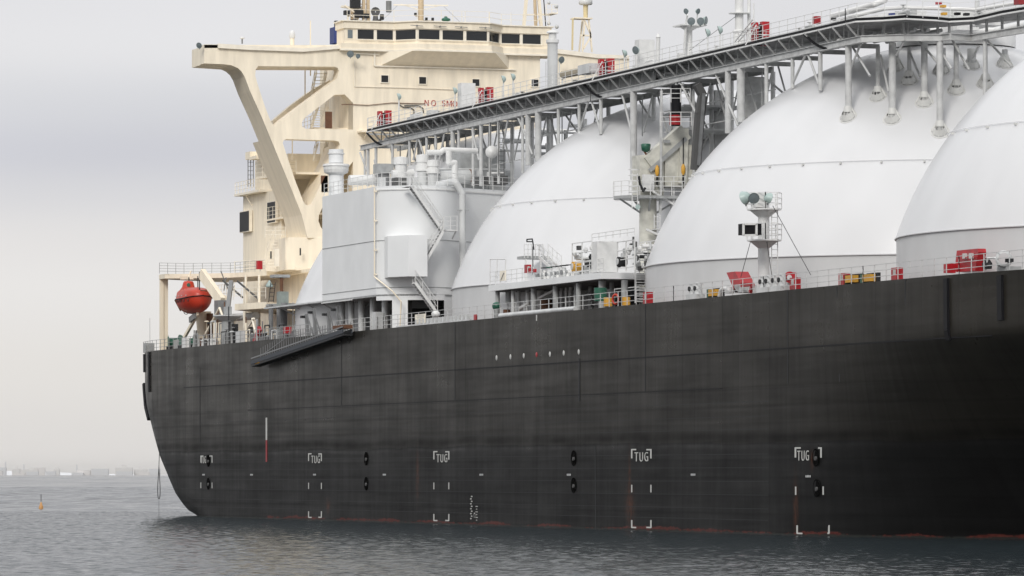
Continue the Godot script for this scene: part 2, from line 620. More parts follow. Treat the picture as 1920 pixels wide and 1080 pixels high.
	for d in [[Vector3(145.04, 31.75, -11.6), Vector3(143.23, 30.15, -11.6)], [Vector3(142.87, 31.73, -11.9), Vector3(145.84, 29.58, -11.9)], [Vector3(147.71, 31.71, -13.5), Vector3(146.48, 30.92, -13.5)], [Vector3(143.82, 31.13, -13.5), Vector3(145.16, 28.63, -13.5)], [Vector3(143.54, 31.39, -15.7), Vector3(145.21, 29.66, -15.7)], [Vector3(144.86, 32.12, -15.7), Vector3(148.07, 30.33, -15.7)], [Vector3(148.33, 30.84, -16), Vector3(149.61, 29.84, -16)], [Vector3(146.19, 32.13, -17.5), Vector3(149.01, 29.86, -17.5)], [Vector3(147.16, 31.57, -19), Vector3(146.22, 30.88, -19)], [Vector3(148.43, 31.91, -19), Vector3(152.42, 29.84, -19)]]:
		tube(d[0], d[1], 0.08, -1, 8)
		part("brace", M.bridge_light, cat)
	for d in [[Vector3(112.67, 30.64, -14.6), Vector3(107.73, 26.99, -14.6)], [Vector3(118.09, 32.57, -14.6), Vector3(120.85, 31.53, -14.6)], [Vector3(105.21, 31.88, -14.6), Vector3(109.57, 28.29, -14.6)], [Vector3(116.44, 31.61, -14.6), Vector3(120.04, 28.91, -14.6)], [Vector3(95.02, 31.64, -14.6), Vector3(98.7, 29.4, -14.6)], [Vector3(78.02, 31.83, -14.6), Vector3(81.16, 30.16, -14.6)], [Vector3(57.37, 31.29, -14.6), Vector3(60.84, 28.03, -14.6)], [Vector3(121.05, 31.26, -14.6), Vector3(124.56, 29.89, -14.6)]]:
		tube(d[0], d[1], 0.08, -1, 8)
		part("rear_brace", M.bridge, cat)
	# railings
	var rp = []
	for e in edge:
		rp.append(Vector3(e.x, top, e.y - 0.06))
	rail(rp, 1.1, 1.5, 3, 0.02)
	part("railing", M.white, cat, "", "stuff")
	rail([Vector3(38.3, top, -10.5), Vector3(38.3, top, -14.6), Vector3(122, top, -14.6)], 1.1, 1.5, 3, 0.02)
	part("inner_railing", M.white, cat, "", "stuff")
	# pipes lying on the bridge
	for q in [[-12.6, 0.14, 33.4], [-13.3, 0.2, 33.5], [-15.2, 0.26, 33.4], [-15.9, 0.2, 33.3], [-16.6, 0.22, 33.4]]:
		pipe([Vector3(42, q[2], q[0]), Vector3(134, q[2], q[0]), Vector3(139.5, q[2], q[0] - 8.5), Vector3(225, q[2], q[0] - 9.2)], q[1], 8)
		part("cargo_pipe", M.white, cat)
	for x3 in range(43, 136, 5):
		S()
		box(Vector3(x3, 33.05, -15.4), Vector3(0.14, 0.24, 3.4))
		part("pipe_support", M.bridge_light, cat)
	# black cable loops hanging below the edge
	for q in [Vector3(37.48, 32.91, -10.9), Vector3(93.27, 33.28, -10.9), Vector3(137.35, 32.9, -10.9)]:
		var pts = []
		for i in 9:
			var t = i / 8.0
			pts.append(Vector3(q.x + 3.6 * t, 33.0 - 1.2 * sin(PI * t * 0.62), -10.7 - 0.8 * t))
		pipe(pts, 0.09, 6)
		part("hanging_cable", M.black, cat)
	for q in [[Vector3(70.2, 31.65, -11), Vector3(70.2, 26.78, -11)], [Vector3(59.27, 31.96, -11), Vector3(59.27, 29.79, -11)], [Vector3(94.07, 33.22, -11), Vector3(94.07, 31.63, -11)], [Vector3(75.65, 31.49, -11), Vector3(75.65, 29.61, -11)]]:
		tube(q[0], q[1], 0.035, -1, 6)
		part("drain_pipe", M.bridge_dark, cat)


# ---------------------------------------------------------------- everything
func _ready() -> void:
	var cam = Camera3D.new()
	cam.name = "camera"
	cam.projection = Camera3D.PROJECTION_FRUSTUM
	cam.near = 1.0
	cam.far = 60000.0
	cam.size = 1080.0 / 9200.0
	cam.frustum_offset = Vector2(0, 349.0 / 9200.0)
	cam.position = Vector3(440, 3.75, 111.373)
	cam.rotation_degrees = Vector3(0, 71.4344, 0)
	add_child(cam)
	cam.current = true
	var env = Environment.new()
	env.background_mode = Environment.BG_SKY
	env.sky = make_sky()
	env.tonemap_mode = Environment.TONE_MAPPER_LINEAR
	env.tonemap_exposure = 1.15
	env.ambient_light_source = Environment.AMBIENT_SOURCE_SKY
	env.fog_enabled = true
	env.fog_density = 0.000012
	env.fog_light_color = Color8(221, 219, 217)
	env.sdfgi_enabled = true
	env.ssao_enabled = true
	env.ssil_enabled = true
	var we = WorldEnvironment.new()
	we.name = "world_environment"
	we.environment = env
	add_child(we)
	var sun = DirectionalLight3D.new()
	sun.name = "sun"
	sun.light_energy = 0.5
	sun.light_angular_distance = 18.0
	sun.light_color = Color(1.0, 0.985, 0.96)
	sun.shadow_enabled = true
	sun.look_at_from_position(Vector3.ZERO, -Vector3(0.76, 0.6, 0.54))
	add_child(sun)

	var grime = noise_tex(512, 0.012, 0.82, 1.0, 5, 4)
	var clean = noise_tex(512, 0.012, 0.955, 1.0, 4, 17)
	var streak = noise_tex(512, 0.02, 0.90, 1.0, 5, 23)
	var faint = noise_tex(512, 0.01, 0.93, 1.0, 5, 11)
	mat("dome", Color(0.665, 0.668, 0.678), 0.27, clean, Vector3(0.05, 0.02, 0.05))
	mat("dome_grey", Color(0.62, 0.62, 0.60), 0.5)
	mat("skirt", Color(0.60, 0.605, 0.61), 0.4, faint, Vector3(0.06, 0.02, 0.06))
	mat("seam", Color(0.60, 0.60, 0.61), 0.5)
	mat("seam2", Color(0.68, 0.68, 0.685), 0.4)
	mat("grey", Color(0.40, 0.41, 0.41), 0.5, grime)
	mat("white", Color(0.74, 0.74, 0.73), 0.45, faint, Vector3(0.3, 0.3, 0.3))
	mat("pale", Color(0.66, 0.67, 0.67), 0.45, grime, Vector3(0.12, 0.04, 0.12))
	mat("house_grey", Color(0.80, 0.81, 0.815), 0.42, clean, Vector3(0.05, 0.04, 0.05))
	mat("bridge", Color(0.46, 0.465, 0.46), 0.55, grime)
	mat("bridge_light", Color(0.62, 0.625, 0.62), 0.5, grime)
	mat("bridge_dark", Color(0.10, 0.10, 0.10), 0.6)
	mat("walk_dark", Color(0.30, 0.30, 0.30), 0.7, grime)
	mat("cream", Color(0.96, 0.86, 0.69), 0.5, streak, Vector3(0.11, 0.018, 0.11))
	mat("cream_light", Color(0.93, 0.86, 0.73), 0.5, faint)
	mat("black", Color(0.012, 0.012, 0.014), 0.5)
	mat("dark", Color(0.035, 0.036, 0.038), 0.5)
	mat("glass", Color(0.012, 0.014, 0.016), 0.06)
	mat("red", Color(0.46, 0.012, 0.02), 0.4, grime)
	mat("orange", Color(0.56, 0.042, 0.016), 0.38, grime)
	mat("yellow", Color(0.62, 0.33, 0.04), 0.5)
	mat("green", Color(0.02, 0.12, 0.075), 0.45, grime)
	mat("blue", Color(0.03, 0.05, 0.19), 0.5)
	mat("lamp_shell", Color(0.36, 0.45, 0.43), 0.35)
	mat("lamp_glass", Color(0.16, 0.19, 0.2), 0.1)
	mat("rust", Color(0.16, 0.07, 0.035), 0.8, grime)
	mat("mark", Color(0.52, 0.52, 0.50), 0.6)
	mat("steel", Color(0.22, 0.225, 0.23), 0.45, grime)
	mat("deck", Color(0.12, 0.09, 0.08), 0.8)
	mat("haze_wall", Color(0.58, 0.57, 0.56), 0.9)  # distance haze is mixed into the pale far-shore colours
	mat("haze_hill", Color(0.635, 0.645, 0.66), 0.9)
	mat("cream_grey", Color(0.66, 0.65, 0.58), 0.55, grime)
	mat("green_grey", Color(0.27, 0.31, 0.29), 0.5, grime)
	mat("void", Color(0.006, 0.006, 0.006), 1.0)  # dead black standing in for shade in the bitt recesses
	mat("canvas", Color(0.42, 0.37, 0.28), 0.8)
	mat("yellow_pale", Color(0.66, 0.55, 0.32), 0.5)
	mat("red_mark", Color(0.26, 0.015, 0.02), 0.5)
	mat("gangway", Color(0.05, 0.055, 0.065), 0.45)
	mat("mast_tan", Color(0.60, 0.47, 0.31), 0.5, faint)
	mat("buoy", Color(0.5, 0.26, 0.09), 0.5)
	mat("haze_dark", Color(0.54, 0.545, 0.56), 0.9)  # far-shore tones with the haze put into the colour
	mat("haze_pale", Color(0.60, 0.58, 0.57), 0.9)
	mat("sea", Color(0.022, 0.03, 0.034), 0.12)

	for k in ["black", "dark", "gangway", "bridge_dark"]:
		M[k].metallic_specular = 0.2
	M["void"].metallic_specular = 0.0
	var ripple = FastNoiseLite.new()
	ripple.seed = 8
	ripple.frequency = 0.012
	var rt = NoiseTexture2D.new()
	rt.width = 512
	rt.height = 512
	rt.seamless = true
	rt.noise = ripple
	rt.as_normal_map = true
	rt.bump_strength = 2.0
	for k in ["dome", "skirt", "house_grey", "cream"]:
		M[k].normal_enabled = true
		M[k].normal_texture = rt
		M[k].normal_scale = 0.12
	make_sea()
	ship = thing("cargo_ship", "huge dark-hulled gas carrier with white tank domes and cream bridge, lying at anchor", "ship", Vector3(90, 0, -23))
	S()
	var hull = make_hull()
	var sheet = []
	var port = []
	for k in 92:
		var sx = -30.0 + k * 3.0
		sheet.append(Vector2(sx, -hull_off(sx, 15.0) - 0.02))
		port.push_front(Vector2(sx, -46.0 + hull_off(sx, 15.0) + 0.02))
	sheet.append_array(port)
	slab_y(14.97, sheet, 0.1)
	part("main_deck", M.deck, ship)
	for x in [47.9, 91.1, 134.0, 177.4]:
		tank_cover(x)
	cat_frame()
	build_house()
	build_machinery()
	build_stern()
	build_manifold()
	build_deck_edge()
	build_bridge_top()
	build_roof_gear()
	build_marks()
	build_far()


# height of the sea at a place (metres); wide is how coarse the sheet is there
func wave(n: FastNoiseLite, m: FastNoiseLite, x: float, z: float) -> float:
	return 0.05 * n.get_noise_2d(x * 0.55 + z * 0.15, z * 0.62 - x * 0.12) + 0.03 * m.get_noise_2d(x * 2.3 + z * 0.5, z * 2.6)


func make_sea() -> void:
	var n = FastNoiseLite.new(); n.seed = 31; n.frequency = 1.0; n.fractal_octaves = 2
	var m = FastNoiseLite.new(); m.seed = 32; m.frequency = 1.0; m.fractal_octaves = 2
	var mesh = ArrayMesh.new()
	# rippled sheets turned to lie along the ship's quarter, then the plain sea beyond
	for sheet in [[Vector2(385, 80), 430.0, 130.0, 0.3, 1.0], [Vector2(-20, -57), 1000.0, 440.0, 2.2, 4.0], [Vector2(-960, -374), 7500.0, 2400.0, 17.0, 30.0]]:
		var along = Vector2(-0.948, -0.318)
		var across = Vector2(0.318, -0.948)
		var cell: float = sheet[3]
		var nu = int(sheet[1] / cell)
		var nv = int(sheet[2] / cell)
		var vs = PackedVector3Array()
		var ns = PackedVector3Array()
		var ids = PackedInt32Array()
		vs.resize((nu + 1) * (nv + 1))
		ns.resize((nu + 1) * (nv + 1))
		var o: Vector2 = sheet[0]
		var low = 0.0 if cell < 1 else (-0.16 if cell < 5 else -0.9)
		var k0: float = sheet[4]
		for i in nu + 1:
			for j in nv + 1:
				var p: Vector2 = o + along * (i * cell) + across * ((j - nv * 0.5) * cell)
				vs[i * (nv + 1) + j] = Vector3(p.x, wave(n, m, p.x / k0, p.y / k0) * k0 * (1.0 if k0 < 10 else 0.5) + low, p.y)
		for i in nu + 1:
			for j in nv + 1:
				var a = vs[mini(i + 1, nu) * (nv + 1) + j] - vs[maxi(i - 1, 0) * (nv + 1) + j]
				var b = vs[i * (nv + 1) + mini(j + 1, nv)] - vs[i * (nv + 1) + maxi(j - 1, 0)]
				var c = a.cross(b)
				ns[i * (nv + 1) + j] = (c if c.y > 0 else -c).normalized()
		ids.resize(nu * nv * 6)
		var at = 0
		for i in nu:
			for j in nv:
				var k = i * (nv + 1) + j
				ids[at] = k; ids[at + 1] = k + nv + 2; ids[at + 2] = k + 1
				ids[at + 3] = k; ids[at + 4] = k + nv + 1; ids[at + 5] = k + nv + 2
				at += 6
		var arr = []
		arr.resize(Mesh.ARRAY_MAX)
		arr[Mesh.ARRAY_VERTEX] = vs
		arr[Mesh.ARRAY_NORMAL] = ns
		arr[Mesh.ARRAY_INDEX] = ids
		mesh.add_surface_from_arrays(Mesh.PRIMITIVE_TRIANGLES, arr)
	S()
	var y = -1.6
	quad(Vector3(-30000, y, -30000), Vector3(30000, y, -30000), Vector3(30000, y, 30000), Vector3(-30000, y, 30000))
	st.generate_normals()
	st.commit(mesh)
	var f = FastNoiseLite.new()
	f.seed = 31
	f.frequency = 0.02
	f.fractal_octaves = 5
	var t = NoiseTexture2D.new()
	t.width = 1024
	t.height = 1024
	t.seamless = true
	t.noise = f
	t.as_normal_map = true
	t.bump_strength = 1.6
	var w: StandardMaterial3D = M.sea
	w.metallic_specular = 0.11
	w.normal_enabled = true
	w.normal_texture = t
	w.normal_scale = 1.0
	w.uv1_triplanar = true
	w.uv1_world_triplanar = true
	w.uv1_scale = Vector3(0.03, 0.03, 0.03)
	var sea = MeshInstance3D.new()
	sea.mesh = mesh
	sea.material_override = w
	sea.name = "sea"
	add_child(sea)
	meta(sea, "grey rippled sea around the ship", "sea")
	sea.set_meta("kind", "structure")


func lift(called: String, mesh_parent: Node3D, m: Material, outer: Array, holes: Array, x: float, thick: float) -> void:
	# an outline in the plane x = const with openings, as thick plate work (CSG)
	var o = CSGPolygon3D.new()
	o.name = called
	o.polygon = PackedVector2Array(outer)
	o.depth = thick
	o.material = m
	mesh_parent.add_child(o, true)
	# polygon x -> world z, polygon y -> world y, extrusion -> towards the stern
	o.transform = Transform3D(Basis(Vector3(0, 0, 1), Vector3(0, 1, 0), Vector3(-1, 0, 0)), Vector3(x - thick, 0, 0) - where(mesh_parent))
	for h in holes:
		var c = CSGPolygon3D.new()
		c.name = "opening"
		c.operation = CSGShape3D.OPERATION_SUBTRACTION
		c.polygon = PackedVector2Array(h)
		c.depth = thick + 2.0
		c.position = Vector3(0, 0, 1.0)
		c.material = m
		o.add_child(c, true)


func pane(parent: Node3D, c: Vector3, s: Vector3, m: Material, called := "window", frame := 0.07, turn := 0.0) -> void:
	# a window: frame proud of the wall, pane inside it; s = (depth, height, width)
	var b = Basis(Vector3.UP, turn)
	S()
	for k in [-1, 1]:
		box(c + b * Vector3(0.04, k * (s.y / 2 + frame / 2), 0), Vector3(0.1, frame, s.z + frame * 2), b)
		box(c + b * Vector3(0.04, 0, k * (s.z / 2 + frame / 2)), Vector3(0.1, s.y, frame), b)
	var w = part(called, M.cream_light, parent)
	box(c + b * Vector3(0.02, 0, 0), Vector3(0.03, s.y, s.z), b)
	part("pane", m, w)


func build_house() -> void:
	var hs = group_node("deckhouse", ship, Vector3(10, 15, -23))
	S()
	# tower block and the lower blocks
	box2(Vector3(6.4, 14.9, -33.4), Vector3(16.99, 42.2, -15.62))
	part("tower", M.cream, hs)
	box2(Vector3(4, 14.9, -36), Vector3(15.6, 22.3, -11.6))
	part("lower_block", M.cream, hs)
	slab_y(25.0, [Vector2(16.12, -9.54), Vector2(17.2, -12.76), Vector2(14, -15.7), Vector2(6, -15.7), Vector2(6, -10.6)], 2.9)
	part("side_block", M.cream, hs)
	# starboard wing with its V-shaped support
	var outer = [Vector2(-1.79, 41.99), Vector2(-15.72, 42.35), Vector2(-15.72, 32.01), Vector2(-14.52, 30.55), Vector2(-13.52, 29.09), Vector2(-12.82, 27.84), Vector2(-12.42, 27.01), Vector2(-12.37, 26.49), Vector2(-12.57, 25.96), Vector2(-12.82, 25.63), Vector2(-12.82, 24.96), Vector2(-11.37, 24.94), Vector2(-10.82, 26.99), Vector2(-10.18, 28.55), Vector2(-8.94, 31.42), Vector2(-7.92, 33.78), Vector2(-7.15, 35.56), Vector2(-6.85, 36.22), Vector2(-6.02, 37.96), Vector2(-5.51, 39.25), Vector2(-5.23, 39.7), Vector2(-4.89, 40), Vector2(-4.29, 40.24), Vector2(-3.6, 40.31), Vector2(-1.77, 40.33)]
	var holes = [[Vector2(-6.76, 40.22), Vector2(-13.87, 40.36), Vector2(-14.17, 40.27), Vector2(-14.29, 39.99), Vector2(-14.12, 39.31), Vector2(-9.04, 35.55), Vector2(-8.54, 35.11), Vector2(-8.2, 34.91), Vector2(-7.9, 35.38), Vector2(-7.4, 36.61), Vector2(-6.76, 38.46), Vector2(-6.49, 39.36), Vector2(-6.54, 39.93)], [Vector2(-11.03, 35.65), Vector2(-13.87, 37.82), Vector2(-14.82, 37.89), Vector2(-15.62, 37.14), Vector2(-15.62, 34.75), Vector2(-11.22, 34.72), Vector2(-10.88, 34.88), Vector2(-10.83, 35.26)], [Vector2(-9.04, 33.4), Vector2(-9.14, 33.65), Vector2(-9.39, 33.75), Vector2(-13.92, 33.72), Vector2(-14.27, 33.64), Vector2(-14.39, 33.38), Vector2(-14.22, 32.89), Vector2(-11.92, 28.39), Vector2(-11.72, 28.01), Vector2(-11.42, 27.84), Vector2(-11.12, 27.95), Vector2(-10.93, 28.28), Vector2(-10.18, 30.13)]]
	lift("wing_support", hs, M.cream, outer, holes, 17.0, 1.5)
	# deeper box legs behind the front plate
	slab_x(15.5, [Vector2(-4.32, 40.23), Vector2(-4.91, 39.98), Vector2(-5.26, 39.68), Vector2(-5.54, 39.24), Vector2(-6.04, 37.96), Vector2(-6.87, 36.22), Vector2(-7.18, 35.56), Vector2(-7.95, 33.78), Vector2(-8.54, 33.79), Vector2(-7.7, 35.57), Vector2(-6.66, 38.03), Vector2(-6.42, 39.45), Vector2(-6.46, 40.07)], 2.6)
	part("support_leg", M.cream, hs)
	slab_x(15.5, [Vector2(-7.95, 33.78), Vector2(-8.96, 31.42), Vector2(-10.21, 28.55), Vector2(-10.84, 26.99), Vector2(-11.37, 24.99), Vector2(-12.52, 25.01), Vector2(-11.62, 27), Vector2(-10.83, 28.47), Vector2(-9.93, 30.27), Vector2(-8.99, 32.83), Vector2(-8.54, 33.79)], 4.6)
	part("support_leg", M.cream, hs)
	slab_x(15.5, [Vector2(-14.37, 33.38), Vector2(-14.22, 32.89), Vector2(-11.92, 28.39), Vector2(-11.72, 28.01), Vector2(-12.32, 27.4), Vector2(-12.82, 27.93), Vector2(-14.77, 31.99), Vector2(-14.77, 33.43)], 3.2)
	part("support_leg", M.cream, hs)
	slab_x(15.5, [Vector2(-1.84, 41.9), Vector2(-15.72, 42.19), Vector2(-15.72, 40.46), Vector2(-14.52, 40.4), Vector2(-6.66, 40.22), Vector2(-4.59, 40.2), Vector2(-1.84, 40.3)], 3.0)
	part("wing_box", M.cream, hs)
	slab_x(11.5, [Vector2(-9.7, 35.8), Vector2(-11.36, 37.19), Vector2(-12.87, 38.3), Vector2(-14.13, 39.1), Vector2(-15.04, 39.61), Vector2(-15.55, 39.24), Vector2(-14.13, 38.23), Vector2(-12.11, 36.73), Vector2(-10.4, 35.33), Vector2(-9.7, 35.12)], 1.0)
	part("aft_brace", M.cream, hs)
	# parapet of the wing, set back from the front
	slab_x(17.25, [Vector2(-3, 42.12), Vector2(-6, 42.01), Vector2(-10.9, 41.94), Vector2(-12.7, 42.1), Vector2(-14.49, 42.32), Vector2(-14.49, 41.99), Vector2(-12.7, 41.79), Vector2(-10.9, 41.6), Vector2(-6, 41.63), Vector2(-3, 41.72)], 0.22)
	slab_x(17.0, [Vector2(-1.79, 42.04), Vector2(-3.06, 42.07), Vector2(-3.06, 41.74), Vector2(-1.79, 41.7)], 1.0)
	part("wing_parapet", M.cream_light, hs)
	# port wing
	slab_x(16.9, [Vector2(-34.84, 42.53), Vector2(-39.07, 42.16), Vector2(-42.08, 42.14), Vector2(-42.08, 40.63), Vector2(-39.07, 39.91), Vector2(-36.39, 39.26), Vector2(-34.84, 38.83)], 1.8)
	part("port_wing", M.cream, hs)
	slab_x(17.1, [Vector2(-34.77, 42.56), Vector2(-39, 42.16), Vector2(-42.01, 42.12), Vector2(-42.01, 41.83), Vector2(-39, 41.8), Vector2(-34.77, 42.15)], 0.2)
	part("port_parapet", M.cream_light, hs)
	# soffit platform that carries the step of the wing
	slab_y(34.6, [Vector2(17, -16), Vector2(18.4, -16), Vector2(18.6, -19.2), Vector2(17, -19.6)], 0.14)
	for z in [-16.6, -18.6]:
		bar(Vector3(18.2, 34.5, z), Vector3(17.02, 33.9, z), 0.08)
	part("front_platform", M.cream, hs)

	# wheelhouse
	var wh = group_node("wheelhouse", ship, Vector3(15, 40, -24.5))
	S()
	var plan = [Vector2(17.02, -14.8), Vector2(17.02, -19.5), Vector2(18.66, -21.14), Vector2(18.66, -27.9), Vector2(17.02, -29.55), Vector2(17.02, -34.3)]
	var tail = [Vector2(8, -34.3), Vector2(8, -14.8)]
	var outset = func(d: float) -> Array:
		var o = []
		for p in [Vector2(17.02 + d, -14.8 + d), Vector2(17.02 + d, -19.5 + d * 0.41), Vector2(18.66 + d, -21.14 + d * 0.41), Vector2(18.66 + d, -27.9 - d * 0.41), Vector2(17.02 + d, -29.55 - d * 0.41), Vector2(17.02 + d, -34.3 - d), Vector2(14.6, -34.3 - d), Vector2(14.6, -14.8 + d)]:
			o.append(p)
		return o
	slab_y(44.56, outset.call(0.32), 0.1)
	part("roof_edge", M.cream_light, wh)
	slab_y(44.46, outset.call(0.16), 0.62)
	part("roof_band", M.cream, wh)
	slab_y(42.84, outset.call(0.0), 1.0)
	part("sill_wall", M.cream, wh)
	slab_y(42.48, outset.call(0.42), 0.5)
	part("bulwark", M.cream, wh)
	slab_y(41.98, outset.call(0.5), 0.16)
	part("bulwark_flange", M.cream_light, wh)
	slab_y(43.85, outset.call(-0.9), 1.05)
	part("dark_interior", M.dark, wh)
	# mullions and panes between the sill and the roof band
	var runs = [[Vector2(17.02, -15.9), Vector2(17.02, -19.5), 2], [Vector2(17.02, -19.5), Vector2(18.66, -21.14), 1], [Vector2(18.66, -21.14), Vector2(18.66, -27.9), 3], [Vector2(18.66, -27.9), Vector2(17.02, -29.55), 1], [Vector2(17.02, -29.55), Vector2(17.02, -33.6), 2]]
	for r in runs:
		var a: Vector2 = r[0]
		var b: Vector2 = r[1]
		var n: int = r[2]
		var l = a.distance_to(b) / n
		var turn = -atan2(b.y - a.y, b.x - a.x) + PI / 2
		turn = atan2((b - a).normalized().x, (b - a).normalized().y) + PI
		for k in n:
			var c = a.lerp(b, (k + 0.5) / n)
			S()
			var bs = Basis(Vector3.UP, turn)
			for s in [-1, 1]:
				box(Vector3(c.x, 43.34, c.y) + bs * Vector3(-0.05, 0, s * (l / 2 - 0.07)), Vector3(0.16, 1.06, 0.14), bs)
			box(Vector3(c.x, 42.88, c.y) + bs * Vector3(-0.05, 0, 0), Vector3(0.15, 0.08, l), bs)
			box(Vector3(c.x, 43.81, c.y) + bs * Vector3(-0.05, 0, 0), Vector3(0.15, 0.08, l), bs)
			var w = part("window", M.cream_light, wh)
			box(Vector3(c.x, 43.34, c.y) + bs * Vector3(-0.08, 0, 0), Vector3(0.03, 0.92, l - 0.24), bs)
			part("pane", M.glass, w)
			bar(Vector3(c.x, 42.85, c.y) + bs * Vector3(0.16, 0, -l * 0.42), Vector3(c.x, 42.85, c.y) + bs * Vector3(0.16, 0, l * 0.42), 0.05)
			part("handrail", M.cream_light, w)
	S()
	box2(Vector3(16.9, 42.84, -15.9), Vector3(17.04, 43.84, -14.8))
	box2(Vector3(14.6, 42.84, -14.95), Vector3(17, 43.84, -14.8))
	box2(Vector3(16.9, 42.84, -34.3), Vector3(17.04, 43.84, -33.6))
	part("corner_wall", M.cream, wh, "", "stuff")
	box2(Vector3(17.05, 42.96, -15.55), Vector3(17.07, 43.71, -15.1))
	part("side_pane", M.lamp_glass, wh)
	# sloped soffit under the projecting middle
	for y in [0, 1]:
		pass
	var f = [Vector3(18.95, 41.82, -20.6), Vector3(18.95, 41.82, -28.5), Vector3(17.0, 40.58, -30.4), Vector3(17.0, 40.58, -18.2)]
	var g = [Vector3(17.0, 41.82, -18.2), Vector3(17.0, 41.82, -30.4)]
	quad(f[0], f[1], f[2], f[3])
	st.add_vertex(f[0]); st.add_vertex(f[3]); st.add_vertex(g[0])
	st.add_vertex(f[1]); st.add_vertex(g[1]); st.add_vertex(f[2])
	part("sloped_soffit", M.cream, wh)
	bar(Vector3(17.1, 40.52, -17.6), Vector3(17.1, 40.52, -31), 0.16, 0.1)
	bar(Vector3(17.1, 41.76, -17.6), Vector3(17.1, 40.52, -17.6), 0.16, 0.1)
	bar(Vector3(17.1, 41.61, -15.4), Vector3(17.1, 41.56, -18.0), 0.12, 0.1)
	part("soffit_frame", M.cream_light, wh)
	# small things on the roof edge
	rail([Vector3(17.2, 44.56, -15), Vector3(17.2, 44.56, -19.4), Vector3(18.8, 44.56, -21.1), Vector3(18.8, 44.56, -27.9), Vector3(17.2, 44.56, -29.6), Vector3(17.2, 44.56, -34.2)], 1.0, 2.2, 2, 0.022)
	part("roof_railing", M.cream_light, wh, "", "stuff")
	for z in [-20.4, -22.6, -24.6, -26.9]:
		bar(Vector3(19.0, 44.11, z), Vector3(19.0, 44.06, z - 1.2), 0.05, 0.05)
		tube(Vector3(18.9, 44.08, z - 0.6), Vector3(19.1, 44.08, z - 0.6), 0.07)
	part("wiper_rail", M.steel, wh)

	# front wall fittings
	for w in [Vector2(-18.58, 39.38), Vector2(-22.16, 39.33), Vector2(-27.23, 39.26), Vector2(-32.89, 39.37)]:
		pane(hs, Vector3(17.0, w.y, w.x), Vector3(0.1, 0.62, 0.66), M.dark)
	S()
	pipe([Vector3(17.08, 41.03, -15.74), Vector3(17.08, 38.63, -15.74), Vector3(17.08, 38.63, -20.52), Vector3(17.08, 38.58, -25.47)], 0.035, 6)
	part("wall_pipe", M.cream_light, hs)
	pipe([Vector3(17.08, 36.97, -14.49), Vector3(17.08, 36.99, -15.49), Vector3(17.08, 36.96, -17), Vector3(17.08, 37.23, -19.26), Vector3(17.08, 37.22, -21.02), Vector3(17.08, 37.23, -22.38)], 0.035, 6)
	part("wall_pipe", M.rust, hs)
	pipe([Vector3(17.1, 37.1, -19.91), Vector3(17.1, 36.87, -20.31), Vector3(17.1, 36.83, -21.01), Vector3(17.1, 36.65, -21.32), Vector3(17.1, 36.26, -21.32)], 0.05, 6)
	part("wall_cable", M.bridge_dark, hs)
	pipe([Vector3(17.1, 37.01, -20.41), Vector3(17.1, 37.04, -21.77), Vector3(17.1, 36.81, -22.18), Vector3(17.1, 36.38, -22.23)], 0.05, 6)
	part("wall_cable", M.bridge_dark, hs)
	# NO SMOKING in red, spaced over the front wall
	var spots = {"N": [Vector3(17.03, 36.88, -22.55)], "O": [Vector3(17.03, 36.87, -23.21), Vector3(17.03, 36.85, -25.24)], "S": [Vector3(17.03, 36.87, -24.17)], "M": [Vector3(17.03, 36.86, -24.7)], "K": [Vector3(17.03, 36.85, -25.8)], "I": [Vector3(17.03, 36.84, -26.2)], "n": [Vector3(17.03, 36.84, -26.61)], "G": [Vector3(17.03, 36.83, -27.12)]}
	for ch in spots:
		for p in spots[ch]:
			letter(ch.to_upper(), 0.52, p, PI / 2, M.red, hs, 1.0)

	# what shows through the openings of the support: side wall, decks, stairs
	S()
	slab_y(31.0, [Vector2(14.5, -15.7), Vector2(14.5, -11.0), Vector2(6, -9.6), Vector2(6, -15.7)], 0.2)
	part("side_deck", M.cream, hs)
	slab_y(35.0, [Vector2(15.4, -15.7), Vector2(15.4, -12.4), Vector2(9, -12.8), Vector2(9, -15.7)], 0.16)
	part("side_deck", M.cream, hs)
	slab_y(27.3, [Vector2(15.4, -15.7), Vector2(15.4, -11.6), Vector2(2, -11.6), Vector2(2, -15.7)], 0.16)
	part("side_deck", M.cream, hs)
	rail([Vector3(14.5, 31, -11.0), Vector3(6, 31, -9.6)], 1.1, 1.4, 3, 0.022)
	rail([Vector3(15.4, 35, -12.4), Vector3(9, 35, -12.8)], 1.1, 1.4, 3, 0.022)
	rail([Vector3(15.4, 27.3, -11.6), Vector3(2, 27.3, -11.6)], 1.1, 1.4, 3, 0.022)
	part("side_railing", M.cream_light, hs, "", "stuff")
	for s in [[Vector3(12, 37.5, -13.58), Vector3(12, 40.28, -14.14)], [Vector3(12, 35.08, -13.58), Vector3(12, 37.13, -14.29)], [Vector3(10, 32.31, -14.42), Vector3(10, 33.98, -14.87)], [Vector3(12, 22.38, -9.21), Vector3(12, 24.96, -10.06)]]:
		stairs(s[0], s[1], Vector3(0.2, 0, -0.42), 9)
		part("stairway", M.cream_light, hs)
	for p in [[Vector3(12, 39.91, -13.08)], [Vector3(12, 37.09, -12.57)], [Vector3(10, 32.26, -11.94)]]:
		bar(p[0], p[0] + Vector3(0, 5, 0), 0.09)
	part("side_post", M.cream, hs)
	for d in [[Vector3(16.9, 35.56, -13.35)], [Vector3(16.9, 29.81, -12.95)]]:
		box(d[0], Vector3(0.2, 1.5, 0.6))
		part("doorway", M.rust, hs)
	# aft casing with louvres
	box2(Vector3(-5, 15, -17), Vector3(6.3, 33.2, -12.6))
	part("casing", M.cream, hs)
	box2(Vector3(-7, 15, -16), Vector3(6.2, 29.95, -12.0))
	part("casing", M.cream, hs)
	box2(Vector3(-7.4, 29.95, -15), Vector3(1.2, 30.15, -11.2))
